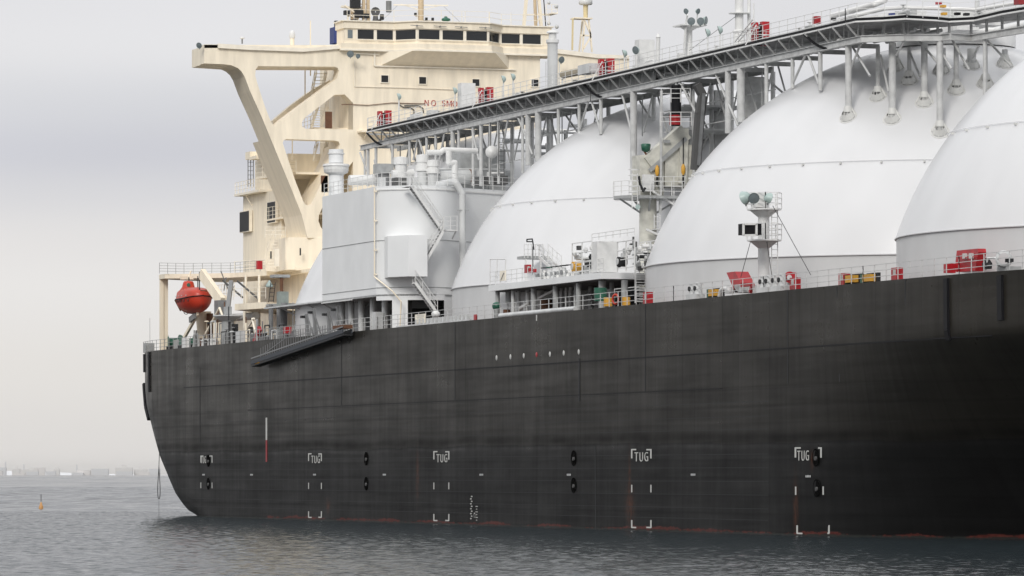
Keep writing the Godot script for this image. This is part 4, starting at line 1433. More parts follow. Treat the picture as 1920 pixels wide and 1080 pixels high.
func lifeboat() -> void:
	var c: Vector3 = Vector3(7.97, 19.6, -3.2)
	var t = thing("lifeboat", "orange enclosed lifeboat hanging from its davit at the stern", "lifeboat", c)
	# lofted along x: half-widths and heights of the hull and of the canopy
	var L = 3.2
	var n = 17
	var hullr = []
	var topr = []
	for i in n:
		var u = -1.0 + 2.0 * i / (n - 1)
		var w = 1.42 * pow(1.0 - pow(absf(u), 2.6), 0.55)
		var gun = 0.05 + 0.22 * u * u * (1.0 if u > 0 else 0.4)
		var keel = -1.3 + 0.75 * pow(absf(u), 2.4)
		var top = 1.0 + 0.12 * (1.0 - u * u) - 0.62 * pow(absf(u), 5)
		var hr = PackedVector3Array()
		var tr = PackedVector3Array()
		for k in 13:
			var a = PI * k / 12.0
			hr.append(c + Vector3(u * L, gun + (keel - gun) * pow(sin(a), 0.8), cos(a) * w * (1.0 - 0.12 * sin(a))))
			tr.append(c + Vector3(u * L, gun + (top - gun) * pow(sin(a), 0.36), cos(a) * w * (0.98 - 0.2 * sin(a))))
		hullr.append(hr)
		topr.append(tr)
	for set_ in [[hullr, "hull"], [topr, "canopy"]]:
		st.set_smooth_group(0)
		var r: Array = set_[0]
		for i in n - 1:
			for k in 12:
				quad(r[i][k], r[i][k + 1], r[i + 1][k + 1], r[i + 1][k])
		part(set_[1], M.orange, t)
	# dark fender along the gunwale
	for side in [0, 12]:
		for i in n - 1:
			bar(hullr[i][side], hullr[i + 1][side], 0.1, 0.09)
	part("fender", M.black, t)
	# steering turret with a round window
	lathe(c + Vector3(-0.9, 0.85, 0.25), [Vector2(0.85, 0), Vector2(0.6, 0.32), Vector2(0.5, 0.72), Vector2(0.4, 0.86), Vector2(0, 0.92)], 12)
	part("turret", M.orange, t)
	tube(c + Vector3(-0.45, 1.36, 0.35), c + Vector3(-0.3, 1.36, 0.4), 0.17, -1, 12)
	part("turret_window", M.green, t)
	for q in [[1.2, 0.62, 0.98], [0.4, 0.62, 1.08], [-0.4, 0.62, 1.1]]:
		box(c + Vector3(q[0], q[1], q[2] * 0.9), Vector3(0.2, 0.16, 0.1))
		part("porthole", M.dark, t)
	for q in [[-1.7, 0.5, 1.0], [1.9, 0.55, 0.75], [0.9, 0.9, 0.85], [0.0, 0.9, 0.95]]:
		box(c + Vector3(q[0], q[1], q[2]), Vector3(0.22, 0.12, 0.12))
		part("porthole", M.dark, t)
	box(c + Vector3(2.75, 0.5, -0.2), Vector3(0.12, 0.55, 0.6))
	part("hatch", M.rust, t)
	for k in 7:
		var gx = -2.4 + k * 0.75
		var gw = 1.42 * pow(1.0 - pow(absf(gx / 3.2), 2.6), 0.55) + 0.05
		pipe([c + Vector3(gx, 0.02, gw), c + Vector3(gx + 0.37, -0.28, gw - 0.02), c + Vector3(gx + 0.75, 0.02, gw * 0.98)], 0.025, 5)
	part("grab_line", M.dark, t, "", "stuff")
	for k in 5:
		var tx = -2.0 + k * 0.95
		var tw = 1.42 * pow(1.0 - pow(absf(tx / 3.2), 2.6), 0.55)
		box(c + Vector3(tx, 0.34, tw * 0.97), Vector3(0.3, 0.07, 0.03))
		part("tape_patch", M.mark, t)
	for kx in [-1.2, 0.6]:
		bar(c + Vector3(kx, -1.0, 0.9), c + Vector3(kx, 0.0, 1.44), 0.08, 0.1)
		part("skid", M.rust, t)
	bar(c + Vector3(-2.2, -1.0, 0), c + Vector3(1.4, -1.22, 0), 0.09, 0.18)
	part("keel", M.red, t)
	lathe(c + Vector3(-2.6, -1.0, 0), [Vector2(0.22, -0.05), Vector2(0.27, 0), Vector2(0.22, 0.05)], 12, Vector3.RIGHT)
	part("propeller_guard", M.dark, t)
	for x in [-1.7, 1.5]:
		tube(c + Vector3(x, 0.9, 0), c + Vector3(x, 2.1, 0), 0.05)
		part("lifting_hook", M.dark, t)


func davit() -> void:
	var t = thing("boat_davit", "cream davit with tapered arms and post holding the orange lifeboat", "davit", Vector3(12, 15, -4))
	var arms = [[Vector3(10.5, 21.93, -3.28), Vector3(14, 19.22, -4.22)], [Vector3(6, 21.71, -2.72), Vector3(6, 21.23, -3.17)]]
	bar(arms[0][0], arms[0][1], 0.45, 0.9)
	part("arm", M.cream, t)
	tube(arms[0][0] + Vector3(0, 0.1, 0.2), arms[0][0] + Vector3(0, -1.6, 0.2), 0.05)
	part("fall", M.dark, t)
	bar(Vector3(6, 21.66, -2.47), Vector3(6, 21.67, -3.67), 0.3, 0.3)
	tube(Vector3(6, 21.42, -3.17), Vector3(6, 22.3, -3.47), 0.08)
	part("arm_head", M.cream, t)
	var p: Vector3 = Vector3(6.11, 16.61, -4.6)
	tube(Vector3(p.x, 15, p.z), Vector3(p.x, 18.6, p.z), 0.38, 0.75, 14)
	part("post", M.cream, t)
	tube(Vector3(p.x + 1.2, 15, p.z - 0.3), Vector3(p.x + 1.2, 18.4, p.z - 0.3), 0.3, 0.32, 12)
	part("post", M.rust, t)
	bar(Vector3(9.48, 18.3, -3.2), Vector3(2.24, 15.23, -3.2), 0.22, 0.3)
	part("strut", M.cream, t)
	bar(Vector3(7.4, 17.78, -3), Vector3(9.29, 18.11, -3), 0.2, 0.5)
	part("strut_foot", M.steel, t)
	box(Vector3(14, 18.55, -4.12), Vector3(1.2, 1.6, 0.9))
	part("winch_house", M.steel, t)
	bar(Vector3(13, 18.82, -3.9), Vector3(13, 19.74, -4.89), 0.25, 0.4)
	part("lever", M.cream, t)
	for q in [[Vector3(12, 20.31, -4.96), Vector3(12, 21.51, -5.16)], [Vector3(12, 20.17, -5.46), Vector3(12, 22.08, -4.67)], [Vector3(12, 19.59, -5.36), Vector3(12, 20.8, -5.96)]]:
		tube(q[0], q[1], 0.05)
	part("stay", M.steel, t)


func gangway() -> void:
	var a: Vector3 = Vector3(43.05, 13.1, 0.7)
	var b: Vector3 = Vector3(69.89, 15, 0.7)
	var t = thing("gangway", "dark accommodation ladder stowed slanting against the hull below the deck edge", "gangway", (a + b) * 0.5)
	for s in [[0.0, 0.1], [0.75, 0.1]]:
		bar(a + Vector3(0, 0, s[0] - 0.35), b + Vector3(0, 0, s[0] - 0.35), 0.1, 0.34)
		part("stringer", M.gangway, t)
	bar(a + Vector3(0, -0.3, 0), b + Vector3(0, -0.3, 0), 0.8, 0.1)
	part("underside", M.dark, t)
	bar(a + Vector3(0, 0.34, 0.42), b + Vector3(0, 0.34, 0.42), 0.06, 0.1)
	part("top_rail", M.steel, t)
	var n = 38
	for k in n:
		var p = a.lerp(b, (k + 0.6) / n)
		var h = 0.3 + 1.75 * (1.0 - absf(float(k) / n - 0.35) * 1.1)
		bar(p + Vector3(0, 0.1, -0.3), p + Vector3(0, 0.1 + h * 0.8, -0.3), 0.045)
	part("upright", M.steel, t, "", "stuff")
	bar(a + Vector3(0.2, 0.5, -0.3), a.lerp(b, 0.3) + Vector3(0, 1.3, -0.3), 0.05)
	bar(a.lerp(b, 0.3) + Vector3(0, 1.3, -0.3), b + Vector3(0, 0.6, -0.3), 0.05)
	part("hand_line", M.steel, t)
	box(b + Vector3(-1.4, 0.35, 0), Vector3(3.2, 0.3, 0.7))
	part("head_platform", M.rust, t)
	lathe(a + Vector3(-0.3, 0.05, -0.35), [Vector2(0.18, 0), Vector2(0.2, 0.35), Vector2(0.1, 0.4)], 12, Vector3(0, 0, 1))
	part("foot_roller", M.yellow, t)


# ---------------------------------------------------------------- midships: manifold, hose crane, floodlight tower, deck edge
func build_manifold() -> void:
	var mp = group_node("manifold_platform", ship, Vector3(110, 15, -3))
	S()
	slab_y(17.62, [Vector2(97.6, -1.8), Vector2(122.2, -1.8), Vector2(122.2, -8), Vector2(104, -8), Vector2(99, -4)], 0.44)
	part("platform_deck", M.house_grey, mp)
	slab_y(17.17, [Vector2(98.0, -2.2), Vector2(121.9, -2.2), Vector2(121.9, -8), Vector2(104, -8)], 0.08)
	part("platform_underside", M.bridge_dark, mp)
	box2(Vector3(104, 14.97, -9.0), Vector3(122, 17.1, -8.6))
	part("underdeck_shade", M.dark, mp)  # dark wall added to paint the shade below the platform
	for q in [[Vector3(98.54, 16.23, -2.2), 0.17], [Vector3(101.5, 16.13, -2.4), 0.15], [Vector3(101.06, 16.15, -3), 0.12], [Vector3(102.87, 16.09, -3), 0.1], [Vector3(106.19, 16.36, -2.4), 0.22], [Vector3(111, 16.2, -2.4), 0.22], [Vector3(107.66, 16.33, -4), 0.14], [Vector3(108.71, 16.29, -4), 0.12], [Vector3(109.63, 16.26, -4), 0.14], [Vector3(113.64, 16.12, -3), 0.16], [Vector3(116.2, 16.02, -2.3), 0.2], [Vector3(120.81, 16.23, -2.4), 0.26], [Vector3(111.14, 16.6, -5), 0.2], [Vector3(118.31, 16.34, -4), 0.16], [Vector3(122.03, 16.39, -3.6), 0.24]]:
		tube(Vector3(q[0].x, 14.97, q[0].z), Vector3(q[0].x, 17.12, q[0].z), q[1], -1, 10)
		part("stanchion", M.grey if q[1] > 0.15 else M.pale, mp)
	for q in [[Vector3(98.86, 16.73, -3), 0.5, 0.9, M.grey], [Vector3(98.24, 15.66, -3), 0.45, 0.35, M.rust], [Vector3(102.82, 16.49, -4), 0.5, 1.3, M.white], [Vector3(104.37, 15.98, -4), 0.7, 0.8, M.rust], [Vector3(102.77, 15.93, -5), 0.8, 1.0, M.dark]]:
		tube(q[0] - Vector3(0, q[2] / 2, 0), q[0] + Vector3(0, q[2] / 2, 0), q[1] * 0.6, -1, 10)
		part("pipe_flange", q[3], mp)
	pipe([Vector3(101.42, 15.83, -3), Vector3(103.12, 16.09, -3), Vector3(103.12, 16.86, -3)], 0.16, 8)
	bar(Vector3(104.04, 16.45, -3.5), Vector3(108.29, 17.03, -3.5), 0.16, 0.16)
	part("manifold_pipe", M.white, mp)
	# front railing and gate frames
	rail([Vector3(97.7, 17.6, -1.9), Vector3(107.5, 17.6, -1.9)], 1.0, 1.3, 3, 0.022)
	rail([Vector3(116.5, 17.6, -2), Vector3(122.2, 17.6, -2)], 1.0, 1.3, 3, 0.022)
	part("platform_railing", M.white, mp, "", "stuff")
	for q in [[Vector3(97.4, 17.95, -2), Vector3(97.4, 19.56, -2), Vector3(100.98, 19.41, -2), Vector3(100.98, 18.09, -2)], [Vector3(99.01, 17.93, -2), Vector3(99.01, 19.49, -2)]]:
		pipe(q, 0.04, 6)
	part("gate_frame", M.white, mp)
	# raised lookout with stairs
	box2(Vector3(102.27, 19.41, -3), Vector3(100.62, 19.54, -5) + Vector3(0, 0.08, 0))
	part("lookout_floor", M.grey, mp)
	rail([Vector3(102.27, 19.45, -3), Vector3(106.45, 19.27, -3)], 1.0, 0.8, 3, 0.022)
	rail([Vector3(96.37, 19.72, -5), Vector3(100.62, 19.54, -5)], 1.0, 0.8, 3, 0.022)
	for q in [Vector3(102.63, 19.35, -3), Vector3(105.98, 19.22, -3)]:
		bar(q, Vector3(q.x, 17.6, q.z), 0.1)
	part("lookout_frame", M.white, mp)
	stairs(Vector3(108.34, 18.4, -3.4), Vector3(105.41, 19.4, -3.4), Vector3(0, 0, 0.35), 6)
	part("lookout_stairs", M.white, mp)
	# cargo valves: short pipes with flanges, hand wheels
	var rng = RandomNumberGenerator.new()
	rng.seed = 12
	for k in 9:
		var x = 106.8 + k * 0.85 + rng.randf_range(-0.3, 0.3)
		S()
		var v = group_node("cargo_valve", mp, Vector3(x, 17.6, -2.8))
		tube(Vector3(x, 17.6, -2.8), Vector3(x, 18.15 + 0.3 * rng.randf(), -2.8), 0.14, -1, 8)
		tube(Vector3(x, 18.0, -4.5), Vector3(x, 18.0, -2.3), 0.11, -1, 10)
		part("valve_body", M.white if k % 3 else M.pale, v)
		var fr = rng.randf_range(0.12, 0.2)
		lathe(Vector3(x, 18.0, -2.3), [Vector2(fr, -0.06), Vector2(fr, 0.04), Vector2(0, 0.05)], 12, Vector3(0, 0, 1), false)
		part("flange", M.steel if k % 2 else M.grey, v)
		lathe(Vector3(x + 0.2, 18.5, -2.8), [Vector2(0.22, 0), Vector2(0.26, 0.03), Vector2(0.22, 0.06)], 10)
		part("hand_wheel", M.green if k == 2 else M.dark, v)
	# two racks full of pipework either side of the white cabinet
	for rk in [[Vector3(115.13, 17.85, -2.2), Vector3(119.27, 19.91, -2.2), 41], [Vector3(123.4, 17.68, -2.6), Vector3(126.82, 19.65, -2.6), 42]]:
		var a: Vector3 = rk[0]
		var b: Vector3 = rk[1]
		var r = group_node("pipe_rack", mp, a)
		S()
		for x in [a.x, (a.x + b.x) / 2, b.x]:
			for z in [a.z, a.z - 1.6]:
				bar(Vector3(x, 17.6, z), Vector3(x, b.y, z), 0.07)
		for y in [0.12, 0.4, 0.7, 1.0]:
			bar(Vector3(a.x, lerpf(17.6, b.y, y), a.z), Vector3(b.x, lerpf(17.6, b.y, y), a.z), 0.06)
			bar(Vector3(a.x, lerpf(17.6, b.y, y), a.z - 1.6), Vector3(b.x, lerpf(17.6, b.y, y), a.z - 1.6), 0.06)
		part("rack_frame", M.white, r)
		rng.seed = rk[2]
		for k in 26:
			var p = Vector3(rng.randf_range(a.x, b.x), rng.randf_range(17.8, b.y - 0.1), rng.randf_range(a.z - 1.5, a.z - 0.1))
			var m: Material = [M.white, M.pale, M.dark, M.grey, M.white, M.bridge_dark][k % 6]
			match k % 4:
				0:
					tube(p, p + Vector3(0, 0, -0.9), rng.randf_range(0.09, 0.17), -1, 8)
				1:
					pipe([p, p + Vector3(0.6, 0, 0), p + Vector3(0.6, 0.5, 0)], 0.08, 6)
				2:
					lathe(p, [Vector2(0.05, 0), Vector2(0.22, 0.08), Vector2(0.22, 0.2), Vector2(0.05, 0.3)], 10, Vector3(0, 0, 1), false)
				_:
					box(p, Vector3(0.4, 0.3, 0.24))
			part("rack_fitting", m, r)
		tube(Vector3(a.x + 0.3, 18.3, a.z + 0.1), Vector3(a.x + 0.3, 18.3, a.z - 0.5), 0.34, -1, 12)
		part("rack_drum", M.yellow if rk[2] == 41 else M.dark, r)
		tube(Vector3(a.x + 0.3, 18.3, a.z + 0.16), Vector3(a.x + 0.3, 18.3, a.z + 0.1), 0.22, -1, 12)
		part("drum_face", M.pale, r)
	rail([Vector3(119.84, 19.88, -2), Vector3(128.47, 19.89, -2)], 0.5, 1.4, 2, 0.022)
	part("rack_top_rail", M.white, mp)

	S()
	box2(Vector3(120.09, 17.69, -1.95), Vector3(121.07, 19.81, -3.4))
	one("control_cabinet", M.white, "large plain white cabinet standing between the pipe racks on the manifold platform", "cabinet")
	box2(Vector3(105.67, 18.21, -1.85), Vector3(106.19, 18.81, -2.2))
	var cab = one("fire_box", M.red, "red fire box with white sign on the manifold platform rail", "fire box")
	box2(Vector3(106.44, 18.53, -1.83), Vector3(106.86, 18.67, -1.85))
	part("white_sign", M.mark, cab)
	box2(Vector3(107.57, 18.18, -1.85), Vector3(107.96, 18.43, -2))
	one("hose_box", M.red, "small dark red hose box below the thin mast on the manifold", "fire box")
	box2(Vector3(100.23, 17.84, -1.8), Vector3(101.41, 18.57, -1.9))
	var bd = one("notice_board", M.cream_light, "cream framed notice board on the aft end of the manifold rail", "sign")
	bar(Vector3(100.54, 17.91, -1.78), Vector3(101.28, 18.42, -1.78), 0.08, 0.03)
	part("board_mark", M.pale, bd)
	var mast: Vector3 = Vector3(107.13, 18.05, -2)
	tube(mast, Vector3(107.13, 20.07, -2), 0.05)
	var ms = one("lamp_mast", M.steel, "thin grey mast with a bent dark top on the manifold platform", "mast")
	pipe([Vector3(107.37, 19.83, -2), Vector3(107.13, 20.41, -2), Vector3(105.82, 20.47, -2), Vector3(105.82, 20.63, -2), Vector3(107.01, 20.61, -2), Vector3(107.13, 20.41, -2)], 0.05, 6)
	part("bent_top", M.dark, ms)
	# steep stairs up the front of the manifold
	S()
	var sp = thing("steep_stairs", "steep white stairs from the deck up past the manifold", "stairs", Vector3(122.6, 15, -4.5))
	stairs(Vector3(122.8, 15.53, -4.49), Vector3(122, 19.71, -4.75), Vector3(0, 0, 0.36), 22, false, 0.2)
	part("flight", M.white, sp)

	hose_crane()
	tank_gap()
	floodlight_tower()


func hose_crane() -> void:
	var c = Vector3(112, 15, -9)
	var t = thing("hose_crane", "weathered cream hose crane rising between the second and third tank", "crane", c)
	tube(Vector3(112, 15, -9), Vector3(112, 23.4, -9), 0.62, -1, 18)
	part("pedestal", M.cream_grey, t)
	# round working platform
	slab_y(23.5, [Vector2(113.6, -7.0), Vector2(113.6, -11), Vector2(112, -11.8), Vector2(110.4, -11), Vector2(109.6, -9), Vector2(110.4, -7), Vector2(112, -6.4)], 0.2)
	for s in [[0, 2.2], [1.6, 0.4], [-1.8, 0.4], [0, -2.4]]:
		bar(Vector3(112, 22.0, -9), Vector3(112 + s[0], 23.35, -9 + s[1]), 0.12)
	part("platform", M.grey, t)
	rail([Vector3(113.6, 23.5, -11), Vector3(113.6, 23.5, -7.0), Vector3(112, 23.5, -6.4), Vector3(110.4, 23.5, -7)], 1.05, 0.8, 3, 0.024)
	part("platform_railing", M.white, t)
	box2(Vector3(111.2, 23.5, -9.9), Vector3(112.8, 26.4, -8.1))
	part("slewing_column", M.cream_grey, t)
	box2(Vector3(112.9, 23.8, -9.0), Vector3(113.3, 25.0, -8.2))
	part("control_panel", M.white, t)
	box2(Vector3(110.6, 24.2, -12.6), Vector3(112.8, 27.2, -10.0))
	part("machinery_house", M.cream_grey, t)
	# boom folded upward
	var a: Vector3 = Vector3(112.6, 25.77, -8.74)
	var b: Vector3 = Vector3(112.6, 28.14, -11.53)
	bar(a, b, 0.8, 1.15)
	part("boom", M.cream_grey, t)
	bar(a + Vector3(0.42, -0.5, 0), b + Vector3(0.42, -0.5, 0), 0.05, 0.3)
	part("boom_flange", M.grey, t)
	bar(b + Vector3(0.1, 0.2, 0.1), Vector3(112.8, 24.4, -11.26), 0.62, 0.55)
	part("jib", M.cream_grey, t)
	tube(Vector3(113.1, 27.68, -11.27), Vector3(113.1, 25.63, -11.27), 0.04)
	part("hoist_wire", M.dark, t)
	for q in [[Vector3(113.1, 25.41, -11.27)], [Vector3(113.1, 25.29, -9.29)]]:
		lathe(q[0], [Vector2(0.02, -0.45), Vector2(0.15, -0.2), Vector2(0.15, 0.2), Vector2(0.04, 0.4)], 10)
		part("hook_block", M.yellow, t)
		tube(q[0] - Vector3(0, 1.0, 0), q[0] - Vector3(0, 0.4, 0), 0.08)
		part("hook", M.dark, t)
	lathe(Vector3(112.6, 26.94, -8.62), [Vector2(0.1, -0.32), Vector2(0.3, -0.2), Vector2(0.36, 0.22), Vector2(0.3, 0.28), Vector2(0, 0.3)], 12)
	part("motor_cover", M.green, t)
	pipe([Vector3(112.6, 26.67, -8.5), Vector3(112.6, 26.37, -8.74), Vector3(112.6, 25.84, -8.74)], 0.07, 6)
	part("hydraulic_pipe", M.rust, t)
	box(Vector3(113.2, 27.38, -9.98), Vector3(0.1, 0.22, 0.5))
	part("boom_plate", M.grey, t)
	# second, lower platform level with railing under the jib
	slab_y(25.7, [Vector2(83.61, -19.73), Vector2(84.42, -22.16), Vector2(111, -12), Vector2(111, -9)], 0.12)
	bar(Vector3(113.3, 23.8, -8.89), Vector3(113.3, 22.84, -10.58), 0.14)
	bar(Vector3(113.3, 23.83, -10.46), Vector3(113.3, 23.03, -10.46), 0.12)
	part("rear_platform", M.white, t)
	rail([Vector3(113.3, 23.87, -8.81), Vector3(113.3, 23.92, -11.31)], 1.0, 0.8, 3, 0.024)
	part("rear_railing", M.white, t)
	ladder(Vector3(113.7, 22.5, -7.38), Vector3(113.7, 25.03, -7.38), Vector3(0, 0, 0.2))
	part("ladder", M.white, t)
	for k in 5:
		lathe(Vector3(113.7, 24.27, -7.3) + Vector3(0, 0.4 * k - 0.6, 0), [Vector2(0.36, 0), Vector2(0.38, 0.02), Vector2(0.36, 0.05)], 12)
		part("ladder_hoop", M.white, t)
	pipe([Vector3(113.6, 24.85, -7.73), Vector3(113.6, 24.29, -7.81), Vector3(113.6, 23.8, -8.05), Vector3(113.6, 24.03, -8.22)], 0.09, 6)
	part("hose_bundle", M.dark, t)
	tube(Vector3(113.9, 22.65, -7.54), Vector3(114.1, 22.63, -7.47), 0.18, -1, 12)
	part("work_lamp", M.lamp_shell, t)
	bar(Vector3(113.2, 21.11, -8.44), Vector3(113.2, 20.64, -9.57), 0.14)
	box2(Vector3(112, 21.1, -9.04), Vector3(113.4, 21.16, -9.62))
	ladder(Vector3(113.5, 21.18, -9.14), Vector3(113.5, 22.16, -9.14), Vector3(0, 0, 0.22))
	part("lower_step", M.white, t)


func tank_gap() -> void:
	# vent riser tower and trunking that stand in the gap between the tanks under the bridge
	var t = thing("riser_tower", "grey platform tower with a red and black riser under the pipe bridge", "tower", Vector3(114, 20, -14))
	for q in [[Vector3(114, 28.84, -9.88), 0], [Vector3(114, 31.68, -10.08), 0]]:
		pass
	tube(Vector3(114, 28.44, -10.4), Vector3(114, 31.31, -10.4), 0.36, -1, 14)
	part("riser", M.black, t)
	tube(Vector3(114.1, 28.5, -10.29), Vector3(114.1, 29.18, -10.29), 0.42, -1, 14)
	part("riser_band", M.red, t)
	slab_y(Vector3(114, 28.43, -10.08).y, [Vector2(98.24, -14.94), Vector2(99.04, -17.34), Vector2(112.6, -16.5), Vector2(112.6, -11.5)], 0.14)
	part("lower_platform", M.grey, t)
	slab_y(Vector3(114, 30.09, -10.08).y, [Vector2(101.28, -13.98), Vector2(101.98, -16.07), Vector2(112.6, -16.5), Vector2(112.6, -11.5)], 0.14)
	part("upper_platform", M.grey, t)
	rail([Vector3(114.6, 28.36, -8.97), Vector3(114.6, 28.42, -11.31)], 1.0, 0.7, 3, 0.026)
	rail([Vector3(114.6, 30.02, -9.05), Vector3(114.6, 30.08, -11.23)], 1.0, 0.7, 3, 0.026)
	part("tower_railing", M.white, t)
	for q in [[Vector3(113, 22.27, -9.56), Vector3(113, 30.99, -9.65)], [Vector3(113, 24.97, -12.07), Vector3(113, 31.05, -12.07)]]:
		bar(q[0], q[1], 0.16)
	part("tower_leg", M.bridge_light, t)
	var d = thing("cable_trunk", "dark grey bent cable trunk dropping from the bridge between two tanks", "duct", Vector3(116, 25, -14))
	for q in [[Vector3(116, 31.25, -11.18), Vector3(116, 30.44, -11.66)], [Vector3(116, 30.44, -11.66), Vector3(116, 29.12, -11.42)], [Vector3(116, 29.12, -11.42), Vector3(116, 25.23, -11.1)]]:
		bar(q[0], q[1], 0.62, 0.5)
	part("trunk", M.bridge_dark, d)
	bar(Vector3(116.4, 30.6, -11.59), Vector3(116.4, 25.51, -11.19), 0.2, 0.2)
	part("trunk_edge", M.steel, d)
	# grey slabs and pipes further in
	for q in [[Vector3(108, 26.5, -16.11), 1.4], [Vector3(120, 28.33, -13.77), 1.5]]:
		box(Vector3(q[0].x, 27, q[0].z), Vector3(1.2, 9, q[1]))
		part("vent_trunk", M.bridge, d)
	box(Vector3(108, 27.97, -16.11), Vector3(0.9, 0.7, 1.4))
	part("trunk_cap", M.rust, d)
	var rng = RandomNumberGenerator.new()
	rng.seed = 15
	var pg = group_node("bridge_pipework", ship, Vector3(90, 30, -18))
	for k in 110:
		S()
		var gx: float = [76.0, 80, 84, 112, 116, 118, 121, 44, 50, 56, 62, 68][k % 12] + rng.randf_range(-2, 2)
		var z = rng.randf_range(-24, -15.9)
		var p = Vector3(gx, rng.randf_range(26.5, 31.8), z)
		match k % 3:
			0:
				tube(p, p + Vector3(0, -rng.randf_range(1.5, 5), 0), rng.randf_range(0.08, 0.22), -1, 8)
			1:
				tube(p, p + Vector3(0, 0, rng.randf_range(1.0, 3.0)), rng.randf_range(0.08, 0.2), -1, 8)
			_:
				bar(p, p + Vector3(rng.randf_range(-2, 2), -rng.randf_range(1, 3), 0), 0.12)
		part("pipe_piece", [M.bridge, M.pale, M.grey, M.bridge_dark, M.steel][k % 5], pg)
	# light truss and small pipes hanging behind the front columns
	for k in 46:
		var px = 37.0 + k * 2.0
		if px > 88 and px < 98:
			continue
		var low = 26.4 if px < 70 else (24.0 if px < 84 else (28.6 if px < 104 else 22.0))
		S()
		match k % 3:
			0:
				bar(Vector3(px, 31.7, -13.0), Vector3(px + 2.2, maxf(low, 28.6), -13.0), 0.1)
			1:
				bar(Vector3(px + 2.0, 31.7, -13.4), Vector3(px, maxf(low, 28.8), -13.4), 0.1)
			_:
				tube(Vector3(px, 31.7, -12.6), Vector3(px, low, -12.6), 0.05, -1, 6)
		part("truss_bar", [M.bridge, M.bridge_light, M.grey][k % 3], pg)
	for y in [28.7, 30.2]:
		S()
		bar(Vector3(36, y, -13.2), Vector3(87, y, -13.2), 0.07)
		bar(Vector3(104, y, -13.2), Vector3(126, y, -13.2), 0.07)
		part("truss_rail", M.bridge_light, pg, "", "stuff")
	# open stair tower frame between third and fourth tank
	S()
	for x in [74.6, 78.0]:
		for z in [-13.5, -17.5]:
			bar(Vector3(x, 20, z), Vector3(x, 31.8, z), 0.16)
	for y in [26.4, 28.6, 30.4]:
		bar(Vector3(74.6, y, -13.5), Vector3(78, y, -13.5), 0.12)
		bar(Vector3(78, y, -13.5), Vector3(78, y, -17.5), 0.14)
	bar(Vector3(78, 28.6, -14), Vector3(78, 31.0, -17.2), 0.14)
	part("stair_frame", M.bridge_light, pg)
	ladder(Vector3(77, 27, -9.67), Vector3(77, 31.16, -9.67), Vector3(0, 0, 0.22))
	part("caged_ladder", M.bridge_dark, pg)
	lathe(Vector3(72, 29.2, -10.54), [Vector2(0.0, -0.2), Vector2(0.5, -0.1), Vector2(0.5, 0.1), Vector2(0.0, 0.2)], 20, Vector3(1, 0, 0.2))
	part("round_cover", M.white, pg)


func floodlight_tower() -> void:
	var b: Vector3 = Vector3(152.22, 15.97, -2)
	var t = thing("floodlight_tower", "white floodlight tower with two round platforms at the deck edge", "tower", Vector3(b.x, 15, b.z))
	var x: float = b.x
	var z: float = b.z
	tube(Vector3(x, 15, z), Vector3(x, 21.0, z), 0.36, -1, 16)
	part("post", M.white, t)
	for q in [[20.45, 1.05], [18.5, 1.05]]:
		var poly = []
		for k in 8:
			poly.append(Vector2(x + 0.1 + cos(TAU * (k + 0.5) / 8) * q[1] * 1.25, z + sin(TAU * (k + 0.5) / 8) * q[1]))
		slab_y(q[0], poly, 0.1)
		lathe(Vector3(x, q[0] - 0.1, z), [Vector2(0.95, 0), Vector2(0.36, -0.45)], 8, Vector3.UP, false)
		part("platform", M.white, t)
		var rp = []
		for p in poly:
			rp.append(Vector3(p.x, q[0], p.y))
		rp.append(rp[0])
		rail(rp, 1.0, 0.9, 3, 0.024)
		part("railing", M.white, t)
	box2(Vector3(x + 0.2, 20.5, z + 0.1), Vector3(x + 0.9, 21.4, z + 0.9))
	part("lamp_cabinet", M.white, t)
	box2(Vector3(155, 18.66, 0.41), Vector3(154, 19.36, -0.76))
	part("black_box", M.black, t)
	for q in [[Vector3(155.05, 18.62, 0.47), Vector3(155.05, 18.64, -0.39)], [Vector3(155.05, 19.32, 0.47), Vector3(155.05, 19.33, -0.39)], [Vector3(155.05, 18.62, 0.47), Vector3(155.05, 19.32, 0.47)], [Vector3(155.05, 18.64, -0.39), Vector3(155.05, 19.33, -0.39)]]:
		bar(q[0], q[1], 0.12)
	part("box_frame", M.white, t)
	ladder(Vector3(x + 0.6, 15, z - 0.5), Vector3(x + 0.6, 20.4, z - 0.5), Vector3(0, 0, 0.2))
	part("ladder", M.white, t)
	for q in [[Vector3(153.77, 20.56, -2), Vector3(160.08, 16, -2)], [Vector3(150.01, 18.59, -2), Vector3(150.82, 16.18, -1)], [Vector3(152.68, 18.54, -2), Vector3(156.12, 16.14, -1)]]:
		tube(q[0], q[1], 0.022, -1, 6)
		part("guy_wire", M.dark, t)
	flood(Vector3(155.2, 20.97, 0.38), Vector3(-0.8, -0.3, 0.5), 0.42, "floodlight on the left of the tower platform at the deck edge", true)
	flood(Vector3(155.5, 20.93, -0.03), Vector3(1, -0.35, 0.2), 0.34, "floodlight facing forward on the tower platform at the deck edge", true)
	flood(Vector3(153.5, 21.07, -1.78), Vector3(-0.2, -0.3, -1), 0.34, "floodlight turned inboard on the tower platform at the deck edge", true)


